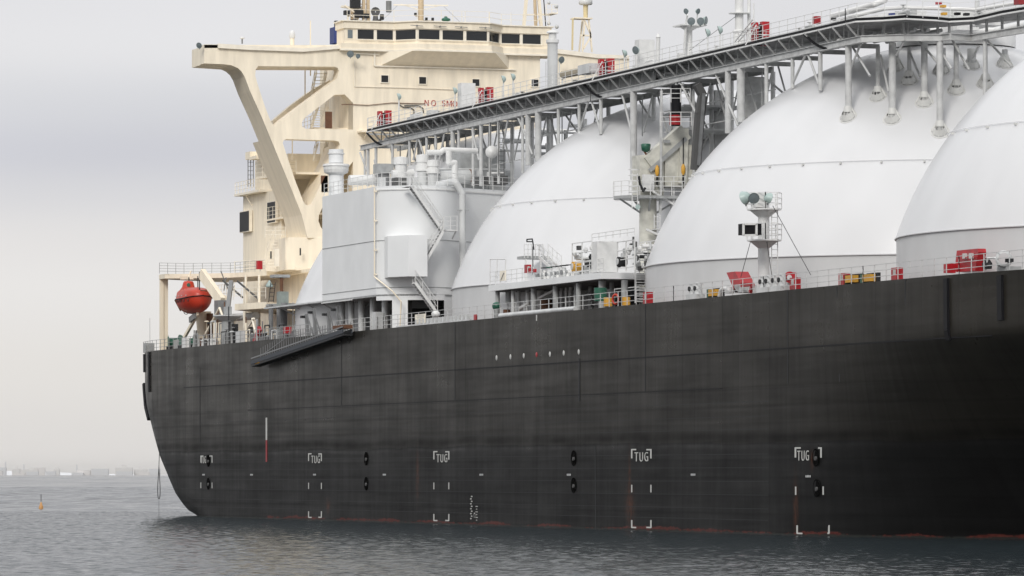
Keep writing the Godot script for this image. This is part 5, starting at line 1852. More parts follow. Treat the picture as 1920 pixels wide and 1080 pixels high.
# a round floodlight: shell, glass, bracket
func flood(p: Vector3, dir: Vector3, r: float, label: String, short := false, post := 0.0) -> void:
	S()
	var t = thing("floodlight", label, "floodlight", p, "round floodlights")
	var d = dir.normalized()
	lathe(p - d * r * 0.7, [Vector2(0.02, 0), Vector2(r * 0.45, 0.02), Vector2(r * 0.8, r * 0.35), Vector2(r, r * 0.9), Vector2(r * 1.06, r * 0.95), Vector2(r * 1.06, r * 1.05)], 16, d)
	part("shell", M.lamp_shell, t)
	lathe(p - d * r * 0.7, [Vector2(r, r * 0.97), Vector2(0, r * 1.1)], 16, d)
	part("glass", M.lamp_glass, t)
	bar(p + Vector3(0, -r * 1.3, 0), p + Vector3(0, -r * 0.2, 0) - d * r * 0.5, 0.07)
	if post > 0:
		tube(p - Vector3(0, post, 0), p - Vector3(0, r * 1.2, 0), 0.06)
	part("bracket", M.white if post > 0 else M.steel, t)


func build_deck_edge() -> void:
	var dr = group_node("deck_railing", ship, Vector3(120, 15, -0.5))
	S()
	var xs = [62.0, 74.0, 90.0, 106.0, 124.0, 140.0, 156.0, 172.0, 186.0, 198.0]
	for i in xs.size() - 1:
		rail([Vector3(xs[i], 15, -0.5), Vector3(xs[i + 1], 15, -0.5)], 1.05, 1.75, 3, 0.022)
		part("rail_section", M.bridge_light, dr, "", "stuff")
	# low row of pale freeing stanchions before the manifold
	var x = 84.5
	while x < 97:
		box(Vector3(x, 15.25, -0.4), Vector3(0.3, 0.5, 0.2))
		x += 0.95
	part("low_stanchions", M.pale, dr, "", "stuff")
	bar(Vector3(80, 15.05, -0.25), Vector3(98, 15.05, -0.25), 0.2, 0.14)
	part("gutter_bar", M.pale, dr)
	tube(Vector3(105.16, 15.14, -0.2), Vector3(121.52, 15.12, -0.2), 0.17, -1, 10)
	one("fender_roll", M.pale, "long pale roll lying along the deck edge below the manifold", "roll")
	# red boxes
	var i = 0
	for q in [[Vector3(134.08, 15.43, -0.9), 0.8, "red fire box at the foot of the steep stairs"], [Vector3(168.14, 15.39, -0.9), 0.75, "red fire box at the rail beside two yellow boxes"], [Vector3(176.18, 15.4, -0.9), 0.75, "lone red fire box at the rail in front of two tank skirts"], [Vector3(160.27, 15.43, -0.9), 0.72, "red fire box under the red hose reel"]]:
		S()
		box(q[0], Vector3(0.8, q[1], 0.42))
		var b = one("fire_box", M.red, q[2], "fire box", "red fire boxes at the deck rail")
		box(q[0] + Vector3(0.1, 0.1, 0.215), Vector3(0.4, 0.3, 0.02))
		part("white_sign", M.mark, b)
		bar(Vector3(q[0].x - 0.3, 15, q[0].z - 0.25), Vector3(q[0].x - 0.3, q[0].y + 0.4, q[0].z - 0.25), 0.08)
		part("stand", M.red, b)
	for q in [[Vector3(146.36, 15.36, -0.9), "yellow box in a dark bracket beside the white bollard pipes"], [Vector3(169.3, 15.38, -0.9), "yellow box right beside the red fire box at the rail"], [Vector3(171.93, 15.34, -0.9), "yellow double box forward of the other yellow boxes at the rail"]]:
		S()
		var c: Vector3 = q[0]
		var t = thing("light_box", q[1], "box", Vector3(c.x, 15, c.z), "yellow boxes at the deck rail")
		box(c, Vector3(1.2, 0.42, 0.36))
		part("yellow_case", M.yellow, t)
		box(c + Vector3(0, 0, -0.3), Vector3(1.7, 0.6, 0.2))
		part("backing", M.dark, t)
		box(Vector3(c.x - 0.8, (15 + c.y) / 2 + 0.1, c.z), Vector3(0.3, c.y - 14.9 + 0.2, 0.3))
		part("bracket", M.green, t)
	# open red hatch with slanted lid
	S()
	var h = thing("hatch", "red hatch with slanted open lid beside the floodlight tower", "hatch", Vector3(149.93, 15.2, -1.2))
	slab_z(-1.0, [Vector2(148.29, 16.58), Vector2(149.79, 16.59), Vector2(150.82, 15.84), Vector2(150.35, 15.25), Vector2(149.79, 15.27), Vector2(149.23, 15.77)], 0.9)
	part("lid", M.red, h)
	box2(Vector3(151, 15.23, -1), Vector3(149.64, 15.73, -2))
	part("coaming", M.pale, h)
	bar(Vector3(151.26, 15.62, -0.9), Vector3(153.19, 15.62, -0.9), 0.2, 0.16)
	bar(Vector3(153.1, 15.59, -0.9), Vector3(152.73, 15.17, -0.9), 0.2, 0.2)
	part("rim", M.red, h)
	var h2 = thing("hatch", "big red open hatch with two white clips behind the rail", "hatch", Vector3(184.55, 15.14, -1.2))
	slab_z(-1.6, [Vector2(183.19, 16.48), Vector2(186.09, 16.47), Vector2(186.17, 16.26), Vector2(185.73, 15.22), Vector2(183.12, 15.26), Vector2(182.89, 15.42)], 0.5)
	part("lid", M.red, h2)
	box2(Vector3(182.68, 15.21, -1), Vector3(183.04, 15.75, -1.6))
	part("coaming", M.red, h2)
	for q in [[Vector3(184.54, 16.11, -1.5)], [Vector3(185.43, 16.08, -1.5)]]:
		box(q[0], Vector3(0.34, 0.3, 0.16))
		part("clip", M.mark, h2)
	bar(Vector3(183.68, 16.03, -1.45), Vector3(186.21, 16.01, -1.45), 0.04, 0.05)
	bar(Vector3(183.68, 15.79, -1.45), Vector3(186.21, 15.74, -1.45), 0.04, 0.05)
	part("stiffener", M.red, h2)
	# hose reel
	S()
	var rl = thing("hose_reel", "round red hose reel standing at the rail behind a red box", "hose reel", Vector3(158.56, 15.4, -1.2))
	tube(Vector3(158.64, 15.89, -1.2), Vector3(157.65, 15.93, -1.6), 0.36, -1, 18)
	part("drum", M.red, rl)
	box2(Vector3(158.73, 15.88, -1.2), Vector3(158.44, 16.19, -1.6))
	part("cover", M.red, rl)
	tube(Vector3(158.81, 15.88, -1.1), Vector3(158.43, 15.89, -1.25), 0.16, -1, 12)
	part("hub", M.pale, rl)
	bar(Vector3(158.23, 15.38, -1.4), Vector3(158.23, 15.84, -1.4), 0.3, 0.2)
	part("stand", M.white, rl)
	# big fan duct
	S()
	var fd = thing("fan_duct", "large grey cylindrical fan duct at the deck edge", "ventilator", Vector3(190.82, 15.08, -1.4))
	var fp: Vector3 = Vector3(190.82, 15.67, -1.4)
	lathe(fp - Vector3(0.7, 0, 0), [Vector2(0.3, 1.4), Vector2(0.42, 1.4), Vector2(0.47, 1.3), Vector2(0.47, 0.1), Vector2(0.43, 0.0), Vector2(0.36, 0.05), Vector2(0.34, 0.6)], 22, Vector3(1, 0, 0.45))
	part("duct", M.pale, fd)
	box(fp + Vector3(0, -0.62, 0), Vector3(1.3, 0.4, 0.9))
	part("base", M.grey, fd)
	box(fp + Vector3(0.7, -0.1, 0.3), Vector3(0.5, 0.2, 0.3))
	part("motor", M.dark, fd)
	pipe([Vector3(188.54, 15.16, -1), Vector3(188.83, 15.81, -1), Vector3(189.84, 15.79, -1), Vector3(190.2, 15.57, -1), Vector3(190.2, 15.1, -1)], 0.05, 6)
	bar(Vector3(188.83, 15.39, -1), Vector3(190.13, 15.37, -1), 0.05)
	one("guard_frame", M.white, "white tubular guard frame beside the fan duct", "frame")
	lathe(Vector3(188.53, 15.52, -1.1), [Vector2(0.26, -0.3), Vector2(0.3, 0), Vector2(0.1, 0.3)], 10)
	one("hawse_cap", M.dark, "dark cap on a short post beside the guard frame", "cap")
	# fairleads
	i = 0
	for q in [[Vector3(143.52, 15.21, -0.7), "grey mooring fairlead on the deck edge left of the yellow box"], [Vector3(155.97, 15.32, -0.7), "grey mooring fairlead beneath the floodlight tower"], [Vector3(158.12, 15.37, -0.7), "large grey double fairlead between tower and hose reel"]]:
		S()
		var c: Vector3 = q[0]
		var t = thing("fairlead", q[1], "fairlead", Vector3(c.x, 15, c.z), "mooring fairleads at the deck edge")
		box(Vector3(c.x, 15.18, c.z), Vector3(1.9, 0.36, 0.6))
		part("base", M.pale, t)
		for s in [-0.5, 0.5]:
			tube(Vector3(c.x + s, 15.3, c.z), Vector3(c.x + s, 16.1, c.z), 0.26, 0.22, 12)
			part("roller", M.pale, t)
			tube(Vector3(c.x + s, 15.72, c.z + 0.2), Vector3(c.x + s, 15.72, c.z + 0.29), 0.16, -1, 10)
			part("eye", M.dark, t)
		i += 1
	S()
	pipe([Vector3(147.32, 15.09, -0.9), Vector3(147.6, 15.48, -0.9), Vector3(148.17, 15.6, -0.9), Vector3(148.92, 15.44, -0.9)], 0.14, 10)
	one("bent_pipe", M.white, "short white bent pipe at the rail beside the yellow box", "pipe")
	lathe(Vector3(148.85, 15.44, -1), [Vector2(0.3, -0.2), Vector2(0.34, 0), Vector2(0.2, 0.2)], 12)
	one("bollard", M.pale, "pale bollard at the foot of the slanted red lid", "bollard")
	# lifebuoy
	lathe(Vector3(128.67, 15.54, -0.55), [Vector2(0.3, -0.07), Vector2(0.4, 0), Vector2(0.3, 0.07), Vector2(0.22, 0), Vector2(0.3, -0.07)], 20, Vector3(0.4, 0, 1))
	one("lifebuoy", M.orange, "orange lifebuoy hanging on the rail under the manifold", "lifebuoy")
	for q in [[Vector3(125.36, 15.48, -1.2), M.yellow, "yellow drum on deck behind the rail, left of the lifebuoy", 0.3], [Vector3(128.99, 15.4, -1.2), M.yellow, "yellow lidded pot on deck near the steep stairs", 0.28], [Vector3(123.85, 16.04, -1.2), M.green, "green hose cabinet behind the rail under the manifold", 0.45]]:
		tube(q[0] - Vector3(0, q[3], 0), q[0] + Vector3(0, q[3], 0), q[3], -1, 12)
		one("drum", q[1], q[2], "drum")
	# post with round dark cap
	tube(Vector3(Vector3(102.5, 15.31, -0.8).x, 15, -0.8), Vector3(102.5, 15.89, -0.8), 0.2, -1, 12)
	var pc = one("capped_post", M.grey, "grey post with round dark green cap at the aft end of the manifold", "post")
	ball(Vector3(102.5, 15.93, -0.8), 0.34, 14, 0.9)
	part("cap", M.green, pc)
	box2(Vector3(84.19, 15.18, -0.35), Vector3(86.72, 15.87, -0.4))
	var sg = one("sign_board", M.cream_light, "pale pinkish sign board on the rail beside the zigzag stairs", "sign")
	for k in 5:
		box(Vector3(85.61, 15.78, -0.33) + Vector3(0, -0.13 * k, 0), Vector3(1.7, 0.03, 0.01))
	part("faint_lines", M.pale, sg)
	ball(Vector3(87.36, 15.82, -1), 0.34, 14, 0.8)
	one("white_pot", M.white, "white rounded cap at the foot of the zigzag stairs", "cap")
	box(Vector3(98.91, 15.22, -0.35), Vector3(0.5, 0.42, 0.08))
	one("red_plate", M.red, "little red plate on the low rail before the manifold", "sign")


# ---------------------------------------------------------------- things on the pipe bridge
func build_bridge_top() -> void:
	var i = 0
	for q in [[Vector3(41, 33.27, -11.01), 1.45, "aftmost red louvred cabinet on the pipe bridge, nearest the cream house"], [Vector3(67.6, 33.54, -11.5), 1.45, "second red louvred cabinet on the pipe bridge, before the cream wall"], [Vector3(96.22, 33.55, -11.5), 1.5, "third red louvred cabinet on the pipe bridge, at the end of the cream wing"], [Vector3(127.51, 33.68, -11.5), 1.5, "tall red louvred cabinet on the pipe bridge beside the white vent mast"]]:
		S()
		var c: Vector3 = q[0]
		c.y = 33.0
		c.z = -11.5 if i else -11.2
		var t = thing("red_cabinet", q[2], "cabinet", c, "red louvred cabinets along the pipe bridge")
		box(c + Vector3(0, 0.85, 0.42), Vector3(0.5, 1.5, 0.34))
		part("narrow_leaf", M.red, t)
		box(c + Vector3(0, 0.85, -0.3), Vector3(0.5, 1.65, 0.52))
		part("wide_leaf", M.red, t)
		box(c + Vector3(-0.02, 0.75, 0.1), Vector3(0.44, 1.45, 0.16))
		part("dark_gap", M.black, t)
		for k in 4:
			box(c + Vector3(0.26, 0.25 + 0.24 * k, -0.3), Vector3(0.03, 0.025, 0.5))
		box(c + Vector3(0.27, 0.6, -0.3), Vector3(0.03, 0.9, 0.03))
		part("grille_bar", M.pale, t)
		box(c + Vector3(0.255, 0.28, 0.42), Vector3(0.02, 0.3, 0.26))
		box(c + Vector3(0.255, 0.3, -0.3), Vector3(0.02, 0.14, 0.42))
		part("grille_hole", M.black, t)
		bar(c + Vector3(0.5, 0, 1.3), c + Vector3(0.5, 1.4, 0.5), 0.06)
		bar(c + Vector3(0.5, 0, 0.5), c + Vector3(0.5, 1.1, 0.5), 0.05)
		bar(c + Vector3(0.5, 0.75, 1.4), c + Vector3(0.5, 0.75, -0.6), 0.05)
		part("step_frame", M.white, t)
		i += 1
	# floodlights standing along the bridge
	i = 0
	var side = ["aft end", "white cabinet"]
	for q in [[Vector3(45.79, 35.51, -11), 1.6, "left-facing floodlight on the bridge before the red wall lettering"], [Vector3(61.11, 34.87, -11), 1.2, "floodlight on the bridge just left of the big white cabinet"], [Vector3(73.54, 34.87, -11), 1.7, "left one of two floodlights on the bridge before the small dark windows"], [Vector3(75.92, 34.85, -11), 1.7, "right one of two floodlights on the bridge before the small dark windows"], [Vector3(100.19, 34.73, -11.5), 1.1, "low pale floodlight on the bridge left of the square white locker"], [Vector3(102.71, 34.76, -11.5), 1.3, "dark floodlight on the bridge in front of the square white locker"], [Vector3(117.38, 34.8, -11.5), 1.5, "left one of two high floodlights beside the lamp mast"], [Vector3(119.79, 34.78, -11.5), 1.6, "right one of two high floodlights beside the lamp mast"]]:
		flood(q[0], Vector3(-0.25 if i != 5 else 0.5, -0.25, 0.9), 0.29, q[2], false, q[0].y - 33.0)
		i += 1
	# white cabinets
	S()
	box2(Vector3(Vector3(60.58, 34.05, -11.4).x, 33.1, -11.4), Vector3(Vector3(60.58, 34.05, -11.4).x + 1.0, Vector3(62.26, 35.48, -11.4).y, -12.6))
	one("switch_cabinet", M.white, "big bright white cabinet on the pipe bridge beside the second red cabinet", "cabinet", "white cabinets on the pipe bridge")
	box2(Vector3(Vector3(100.99, 34.68, -12).x, 33.1, -12), Vector3(Vector3(100.99, 34.68, -12).x + 1.0, Vector3(102.7, 35.63, -12).y, -13.2))
	one("switch_cabinet", M.white, "square white locker on the pipe bridge standing out against the sky", "cabinet", "white cabinets on the pipe bridge")
	var v: Vector3 = Vector3(105.86, 34.48, -12)
	tube(Vector3(v.x, 33, v.z), Vector3(105.97, 35.44, -12), 0.16, -1, 10)
	tube(Vector3(105.97, 35.44, -12), Vector3(105.97, 35.71, -12), 0.2, 0.05, 10)
	one("vent_post", M.white, "short white vent post with pointed cap right of the square locker", "post")
	# white vent trunk before the wheelhouse
	var w: Vector3 = Vector3(79.59, 34.17, -13)
	S()
	var t1 = thing("vent_mast", "white vent mast with flat cap in front of the wheelhouse", "vent mast", Vector3(w.x, 33, w.z))
	tube(Vector3(w.x, 33, w.z), Vector3(79.59, 37.28, -13), 0.4, -1, 16)
	part("pipe", M.pale, t1)
	lathe(Vector3(79.59, 37.28, -13), [Vector2(0.42, -0.1), Vector2(0.5, 0), Vector2(0.5, 0.22), Vector2(0.3, 0.24), Vector2(0.3, 0.7), Vector2(0.5, 0.75), Vector2(0.4, 0.9), Vector2(0, 1.0)], 16, Vector3.UP, false)
	part("cap", M.white, t1)
	for k in [-0.55, 0.55]:
		tube(Vector3(w.x, 33, w.z + k), Vector3(w.x, 35.8, w.z + k), 0.03)
	part("side_pipe", M.pale, t1)
	# tall vent mast
	var m: Vector3 = Vector3(117.05, 34.18, -14)
	S()
	var t2 = thing("vent_mast", "thick white vent mast on the pipe bridge cut by the picture top", "vent mast", Vector3(m.x, 33, m.z))
	tube(Vector3(m.x, 33, m.z), Vector3(m.x, 35.0, m.z), 0.42, -1, 18)
	tube(Vector3(m.x, 35.0, m.z), Vector3(m.x, 41.0, m.z), 0.3, -1, 18)
	lathe(Vector3(m.x, 34.9, m.z), [Vector2(0.42, 0), Vector2(0.48, 0.02), Vector2(0.48, 0.1), Vector2(0.3, 0.2)], 18, Vector3.UP, false)
	part("mast", M.white, t2)
	lathe(Vector3(m.x, 36.2, m.z), [Vector2(0.3, 0), Vector2(0.75, 0.02), Vector2(0.75, 0.08), Vector2(0.3, 0.1)], 16, Vector3.UP, false)
	part("collar_platform", M.white, t2)
	tube(Vector3(m.x, 33, m.z - 0.75), Vector3(m.x, 40, m.z - 0.75), 0.13, -1, 10)
	tube(Vector3(m.x, 33, m.z - 1.1), Vector3(m.x, 37, m.z - 1.1), 0.05, -1, 8)
	part("side_pipe", M.white, t2)
	tube(Vector3(m.x, 36, m.z + 0.3), Vector3(114.99, 33.7, -11), 0.02)
	part("stay_wire", M.steel, t2)
	# lamp mast
	var l: Vector3 = Vector3(107.02, 33.86, -14)
	S()
	var t3 = thing("lamp_mast", "white lamp mast with platform of round lamps above the bridge", "lamp mast", Vector3(l.x, 33, l.z))
	tube(Vector3(l.x, 33, l.z), Vector3(107.02, 36.18, -14), 0.24, -1, 12)
	tube(Vector3(l.x, 33, l.z + 0.45), Vector3(107.69, 36.1, -13.5), 0.1, -1, 8)
	part("post", M.white, t3)
	var py: float = Vector3(107.02, 36.18, -14).y
	slab_y(py + 0.1, [Vector2(l.x + 1, l.z + 0.9), Vector2(l.x + 1, l.z - 1.0), Vector2(l.x - 1, l.z - 1.0), Vector2(l.x - 1, l.z + 0.9)], 0.1)
	lathe(Vector3(l.x, py, l.z), [Vector2(0.8, 0), Vector2(0.24, -0.3)], 8, Vector3.UP, false)
	part("platform", M.white, t3)
	tube(Vector3(l.x, py, l.z + 0.3), Vector3(107.76, 36.95, -13.6), 0.07)
	tube(Vector3(l.x, py, l.z - 0.5), Vector3(107.71, 37.05, -14.4), 0.05)
	part("upper_post", M.white, t3)
	i = 0
	for q in [[Vector3(106.47, 37.35, -14), "top left lamp of the lamp mast above the bridge"], [Vector3(107.71, 37.25, -14.4), "top right lamp of the lamp mast above the bridge"], [Vector3(109.05, 36.37, -13.4), "lower left lamp on the lamp mast platform"], [Vector3(109.31, 36.36, -14), "middle lamp on the lamp mast platform"], [Vector3(108.18, 36.56, -14.8), "lower right lamp on the lamp mast platform"]]:
		flood(q[0], [Vector3(0.5, -0.2, 0.8), Vector3(0.8, -0.2, -0.4), Vector3(1, -0.1, 0.3), Vector3(1, -0.1, 0), Vector3(0.7, 0, -0.7)][i], 0.27 if i > 1 else 0.2, q[1])
		i += 1
	# long beige bundle, slanted ladder, generator, pole
	S()
	tube(Vector3(87.87, 34.1, -11), Vector3(94.18, 34.01, -11), 0.3, -1, 12)
	one("canvas_roll", M.canvas, "beige canvas roll lying behind the bridge railing", "roll")
	box(Vector3(92.02, 34.06, -11) + Vector3(1.6, 0, 0), Vector3(2.6, 0.7, 0.8))
	one("pump_set", M.pale, "pale pump set on the pipe bridge left of the third red cabinet", "pump")
	for q in [[Vector3(50.43, 34.1, -11), "grey lidded bin on the bridge under the wall lettering"], [Vector3(54.97, 34, -11), "second grey lidded bin on the bridge under the wall lettering, nearer the cabinet"]]:
		box(Vector3(q[0].x, 33.35, q[0].z), Vector3(1.2, 0.7, 0.6))
		one("deck_bin", M.white, q[1], "bin", "bins on the pipe bridge")
	bar(Vector3(125, 33.5, -10.6), Vector3(128.41, 34.74, -10.6), 0.07)
	bar(Vector3(125.61, 33.45, -10.6), Vector3(129.01, 34.54, -10.6), 0.07)
	bar(Vector3(125, 34.08, -10.6), Vector3(129.61, 34.05, -10.6), 0.07)
	bar(Vector3(127.62, 33.42, -10.6), Vector3(127.62, 34.08, -10.6), 0.07)
	one("access_steps", M.white, "white slanted access steps leading up to the tall red cabinet", "steps")
	tube(Vector3(145.8, 33.06, -10.2), Vector3(145.8, 33.89, -10.2), 0.05, 0.03, 8)
	one("dark_spindle", M.dark, "thin dark valve spindle rising from the platform rail", "spindle")
	box(Vector3(138.89, 33.76, -11), Vector3(0.5, 0.5, 0.4))
	one("call_box", M.red, "small red call box on the bridge before the tank platform", "box")
	box(Vector3(164.56, 32.81, -14), Vector3(0.7, 0.5, 0.5))
	one("red_locker", M.red_mark, "red locker on the bridge at the upper right corner", "locker")
	# small fittings standing between the pipes
	var rng = RandomNumberGenerator.new()
	rng.seed = 61
	var ft = group_node("bridge_fittings", ship, Vector3(90, 33, -12))
	for k in 90:
		var p = Vector3(rng.randf_range(44, 150), 33.1, rng.randf_range(-14.2, -11.6))
		var h = rng.randf_range(0.3, 1.0)
		S()
		match k % 4:
			0:
				tube(p, p + Vector3(0, h, 0), 0.07, -1, 6)
				lathe(p + Vector3(0, h, 0), [Vector2(0.05, 0), Vector2(0.2, 0.02), Vector2(0.2, 0.06), Vector2(0, 0.07)], 8)
			1:
				box(p + Vector3(0, h * 0.4, 0), Vector3(rng.randf_range(0.4, 1.6), h * 0.8, 0.4))
			2:
				pipe([p, p + Vector3(0, h, 0), p + Vector3(rng.randf_range(0.5, 2), h, 0), p + Vector3(2, 0, 0)], 0.06, 6)
			_:
				tube(p + Vector3(0, 0.3, 0), p + Vector3(rng.randf_range(0.8, 2.5), 0.3, 0), 0.16, -1, 8)
		part("pipe_fitting", [M.white, M.pale, M.white, M.white, M.grey, M.white, M.dark, M.pale][rng.randi() % 8], ft)
	# white pipework on the platform over the third tank
	var pl = thing("dome_pipework", "white pipe loops and valves on the platform over the third tank", "pipework", Vector3(144, 33, -18))
	pipe([Vector3(136.7, 33.87, -13), Vector3(140.4, 33.96, -13), Vector3(143.44, 34.21, -14), Vector3(144.64, 34.21, -15), Vector3(146.73, 34, -19), Vector3(153.78, 33.85, -19.2)], 0.13, 10)
	part("main_loop", M.white, pl)
	pipe([Vector3(131.83, 34.78, -15), Vector3(139.27, 34.9, -15), Vector3(138.71, 35.27, -16)], 0.2, 10)
	part("side_loop", M.white, pl)
	for q in [[Vector3(135.04, 35.17, -16), 2.2, 1.3], [Vector3(137.63, 35.14, -18), 3.0, 1.6], [Vector3(141.89, 34.89, -20), 2.6, 1.5], [Vector3(146.19, 34.36, -20), 1.6, 1.0]]:
		S()
		box(Vector3(q[0].x, 33.0 + q[2] / 2, q[0].z), Vector3(q[1], q[2], 1.6))
		part("valve_chest", M.white, pl)
		tube(Vector3(q[0].x + 0.5, 33, q[0].z + 0.9), Vector3(q[0].x + 0.5, 34.6, q[0].z + 0.9), 0.16, -1, 10)
		part("riser", M.pale, pl)
	lathe(Vector3(134, 32.6, -23), [Vector2(4.2, 0), Vector2(4.2, 1.4), Vector2(3.6, 1.9), Vector2(0, 2.2)], 28)
	part("tank_trunk", M.white, pl)
	for q in [[Vector3(148.24, 33.98, -16), M.yellow], [Vector3(147.56, 34.25, -16), M.red], [Vector3(150.7, 33.25, -15), M.yellow], [Vector3(144.51, 33.74, -14), M.blue], [Vector3(151.68, 33.18, -15.5), M.black], [Vector3(153.11, 33.02, -15.5), M.dark], [Vector3(139.33, 33.82, -12), M.dark]]:
		box(q[0], Vector3(0.4, 0.16, 0.3))
		part("small_valve", q[1], pl)
	for z in [-14.6, -15.5, -16.4]:
		tube(Vector3(138, 32.55, z), Vector3(147, 32.55, z), 0.14, -1, 8)
	for x in [139.5, 141.2, 142.6, 144.3, 145.8]:
		tube(Vector3(x, 32.2, -14.2), Vector3(x, 32.9, -14.2), 0.12, -1, 8)
	part("underdeck_pipe", M.pale, pl)


# ---------------------------------------------------------------- things on the wheelhouse roof and wings
func build_roof_gear() -> void:
	S()
	var rm = thing("radar_mast", "cream lattice radar mast with black gear on the left of the wheelhouse roof", "mast", Vector3(10, 44.59, -18.23))
	var b = [Vector3(10, 44.47, -17.62), Vector3(10, 44.49, -18.02), Vector3(12, 44.33, -18.54), Vector3(12, 44.32, -18.13)]
	for p in b:
		bar(p, p + Vector3(0, 5.0, 0), 0.26)
	for k in 5:
		var y = k * 0.75
		bar(b[0] + Vector3(0, y, 0), b[2] + Vector3(0, y + 0.0, 0), 0.09)
		bar(b[1] + Vector3(0, y, 0), b[3] + Vector3(0, y + 0.7, 0), 0.07)
	part("lattice", M.mast_tan, rm)
	bar(Vector3(11, 46.39, -16.3), Vector3(11, 46.08, -18.94), 0.5, 0.16)
	part("cross_platform", M.cream_light, rm)
	for q in [[Vector3(12, 45.44, -16.61), Vector3(12, 45.69, -18.54)], [Vector3(12, 44.48, -17.02), Vector3(12, 44.67, -18.54)], [Vector3(12, 46.4, -16.31), Vector3(12, 45.75, -17.32)], [Vector3(12, 44.27, -16.61), Vector3(12, 45.92, -16.61)], [Vector3(12, 44.43, -18.74), Vector3(12, 46.95, -18.54)], [Vector3(12, 45.45, -17.02), Vector3(12, 44.52, -18.54)], [Vector3(12, 46.52, -17.02), Vector3(12, 45.59, -18.54)]]:
		bar(q[0], q[1], 0.14)
	part("mast_arm", M.cream, rm)
	for q in [[Vector3(12, 46.62, -17.32), 0.9, 0.9], [Vector3(12, 45.66, -17.62), 0.7, 0.8], [Vector3(12, 44.78, -17.22), 0.7, 0.6], [Vector3(12, 45.73, -16.51), 0.4, 0.5], [Vector3(12, 44.8, -18.08), 0.5, 0.6], [Vector3(12, 45.49, -18.33), 0.4, 0.5]]:
		box(q[0], Vector3(0.5, q[1], q[2]))
		part("black_unit", M.dark, rm)
	tube(Vector3(12, 45.48, -18.18), Vector3(12, 44.42, -18.18), 0.14)
	part("white_pole", M.white, rm)

	S()
	var dd = thing("dish_aerial", "dark oval dish aerials beside the radar mast", "aerial", Vector3(14, 44.36, -18.74))
	lathe(Vector3(14, 45.71, -18.64), [Vector2(0.05, -0.1), Vector2(0.3, -0.04), Vector2(0.42, 0.05)], 16, Vector3(0.9, 0, 0.3))
	lathe(Vector3(14, 45.32, -18.64), [Vector2(0.2, 0.1), Vector2(0.3, -0.5)], 12, Vector3(0, 1, 0))
	part("large_dish", M.bridge_dark, dd)
	box(Vector3(14, 44.75, -18.84), Vector3(0.4, 0.5, 0.6))
	box(Vector3(14, 45.24, -19.25), Vector3(0.3, 0.5, 0.3))
	bar(Vector3(14, 44.65, -18.94), Vector3(14, 45.34, -19.25), 0.16)
	part("small_aerial", M.dark, dd)
	bar(Vector3(14, 44.25, -18.44), Vector3(14, 45.32, -18.59), 0.12)
	part("stand", M.white, dd)

	lathe(Vector3(14, 45.7, -19.9), [Vector2(0.24, 0), Vector2(0.26, 0.02), Vector2(0.26, 1.0), Vector2(0.24, 1.02)], 12, Vector3.UP, false)
	one("basket_shape", M.steel, "small grey cylindrical day shape hanging above the wheelhouse roof", "day shape")

	S()
	var sm = thing("signal_mast", "thick tan signal mast rising above the middle of the wheelhouse", "mast", Vector3(13, 44.38, -23.27))
	var base: Vector3 = Vector3(13, 44.38, -23.27)
	tube(base, base + Vector3(0, 6.0, 0), 0.26, -1, 14)
	part("pole", M.mast_tan, sm)
	bar(base + Vector3(0, 2.1, 2.6), base + Vector3(0, 2.2, -2.6), 0.12)
	bar(base + Vector3(0, 1.7, 0), base + Vector3(0, 2.2, 1.9), 0.07)
	bar(base + Vector3(0, 1.7, 0), base + Vector3(0, 2.2, -1.9), 0.07)
	part("yard", M.cream_light, sm)
	for z in [0.55, -0.5, -1.1]:
		var ly = 0.9 if z < 0 else 1.3
		bar(base + Vector3(0.1, ly - 0.16, z), base + Vector3(0.1, ly - 0.16, 0), 0.08)
		part("lamp_arm", M.mast_tan, sm)
		box(base + Vector3(0.1, ly, z), Vector3(0.2, 0.26, 0.2))
		part("signal_lamp", M.dark, sm)
	for z in [-2.2, 2.2]:
		tube(base + Vector3(0, 2.1, z), base + Vector3(0.4, -0.4, z * 2.2), 0.012, -1, 4)
		part("halyard", M.steel, sm)
	lathe(Vector3(16, 44.56, Vector3(16, 44.36, -24.7).z), [Vector2(0.26, 0), Vector2(0.26, 0.3), Vector2(0.42, 0.34), Vector2(0.42, 0.5), Vector2(0.16, 0.62), Vector2(0.12, 0.72)], 14, Vector3.UP, false)
	one("roof_lantern", M.green, "green cowl-topped lantern on the wheelhouse roof", "lantern")
	flood(Vector3(18, 44.42, -22.95), Vector3(0.8, -0.1, 0.2), 0.2, "left searchlight on the wheelhouse roof edge, by the green lantern", false, Vector3(18, 44.42, -22.95).y - 44.56)
	flood(Vector3(18, 44.41, -27.66), Vector3(0.8, -0.1, -0.2), 0.2, "right searchlight on the wheelhouse roof edge", false, Vector3(18, 44.41, -27.66).y - 44.56)
	flood(Vector3(18.2, 41.44, -15.01), Vector3(1, -0.2, 0.3), 0.3, "larger lamp under the left end of the wheelhouse windows")
	flood(Vector3(18.2, 41.27, -15.71), Vector3(1, -0.2, 0), 0.2, "smaller lamp under the left end of the wheelhouse windows")
	flood(Vector3(18.2, 41.46, -35.01), Vector3(1, -0.2, -0.3), 0.3, "lamp under the right end of the wheelhouse behind the vent mast")
	flood(Vector3(17.2, 41.91, -1.29), Vector3(0.7, -0.3, 0.7), 0.26, "lamp at the outer tip of the bridge wing")

	# A-frame mast
	S()
	var am = thing("aframe_mast", "tall cream A-frame mast with side platform right of the signal mast", "mast", Vector3(12, 44.39, -34.35))
	for q in [[Vector3(12, 44.37, -33.47), Vector3(12, 50.38, -34.04)], [Vector3(12, 44.42, -35.28), Vector3(12, 50.4, -34.71)]]:
		bar(q[0], q[1], 0.26)
		part("leg", M.cream, am)
	tube(Vector3(12, 44.4, -34.71), Vector3(12, 50.39, -34.5), 0.16)
	part("centre_pole", M.mast_tan, am)
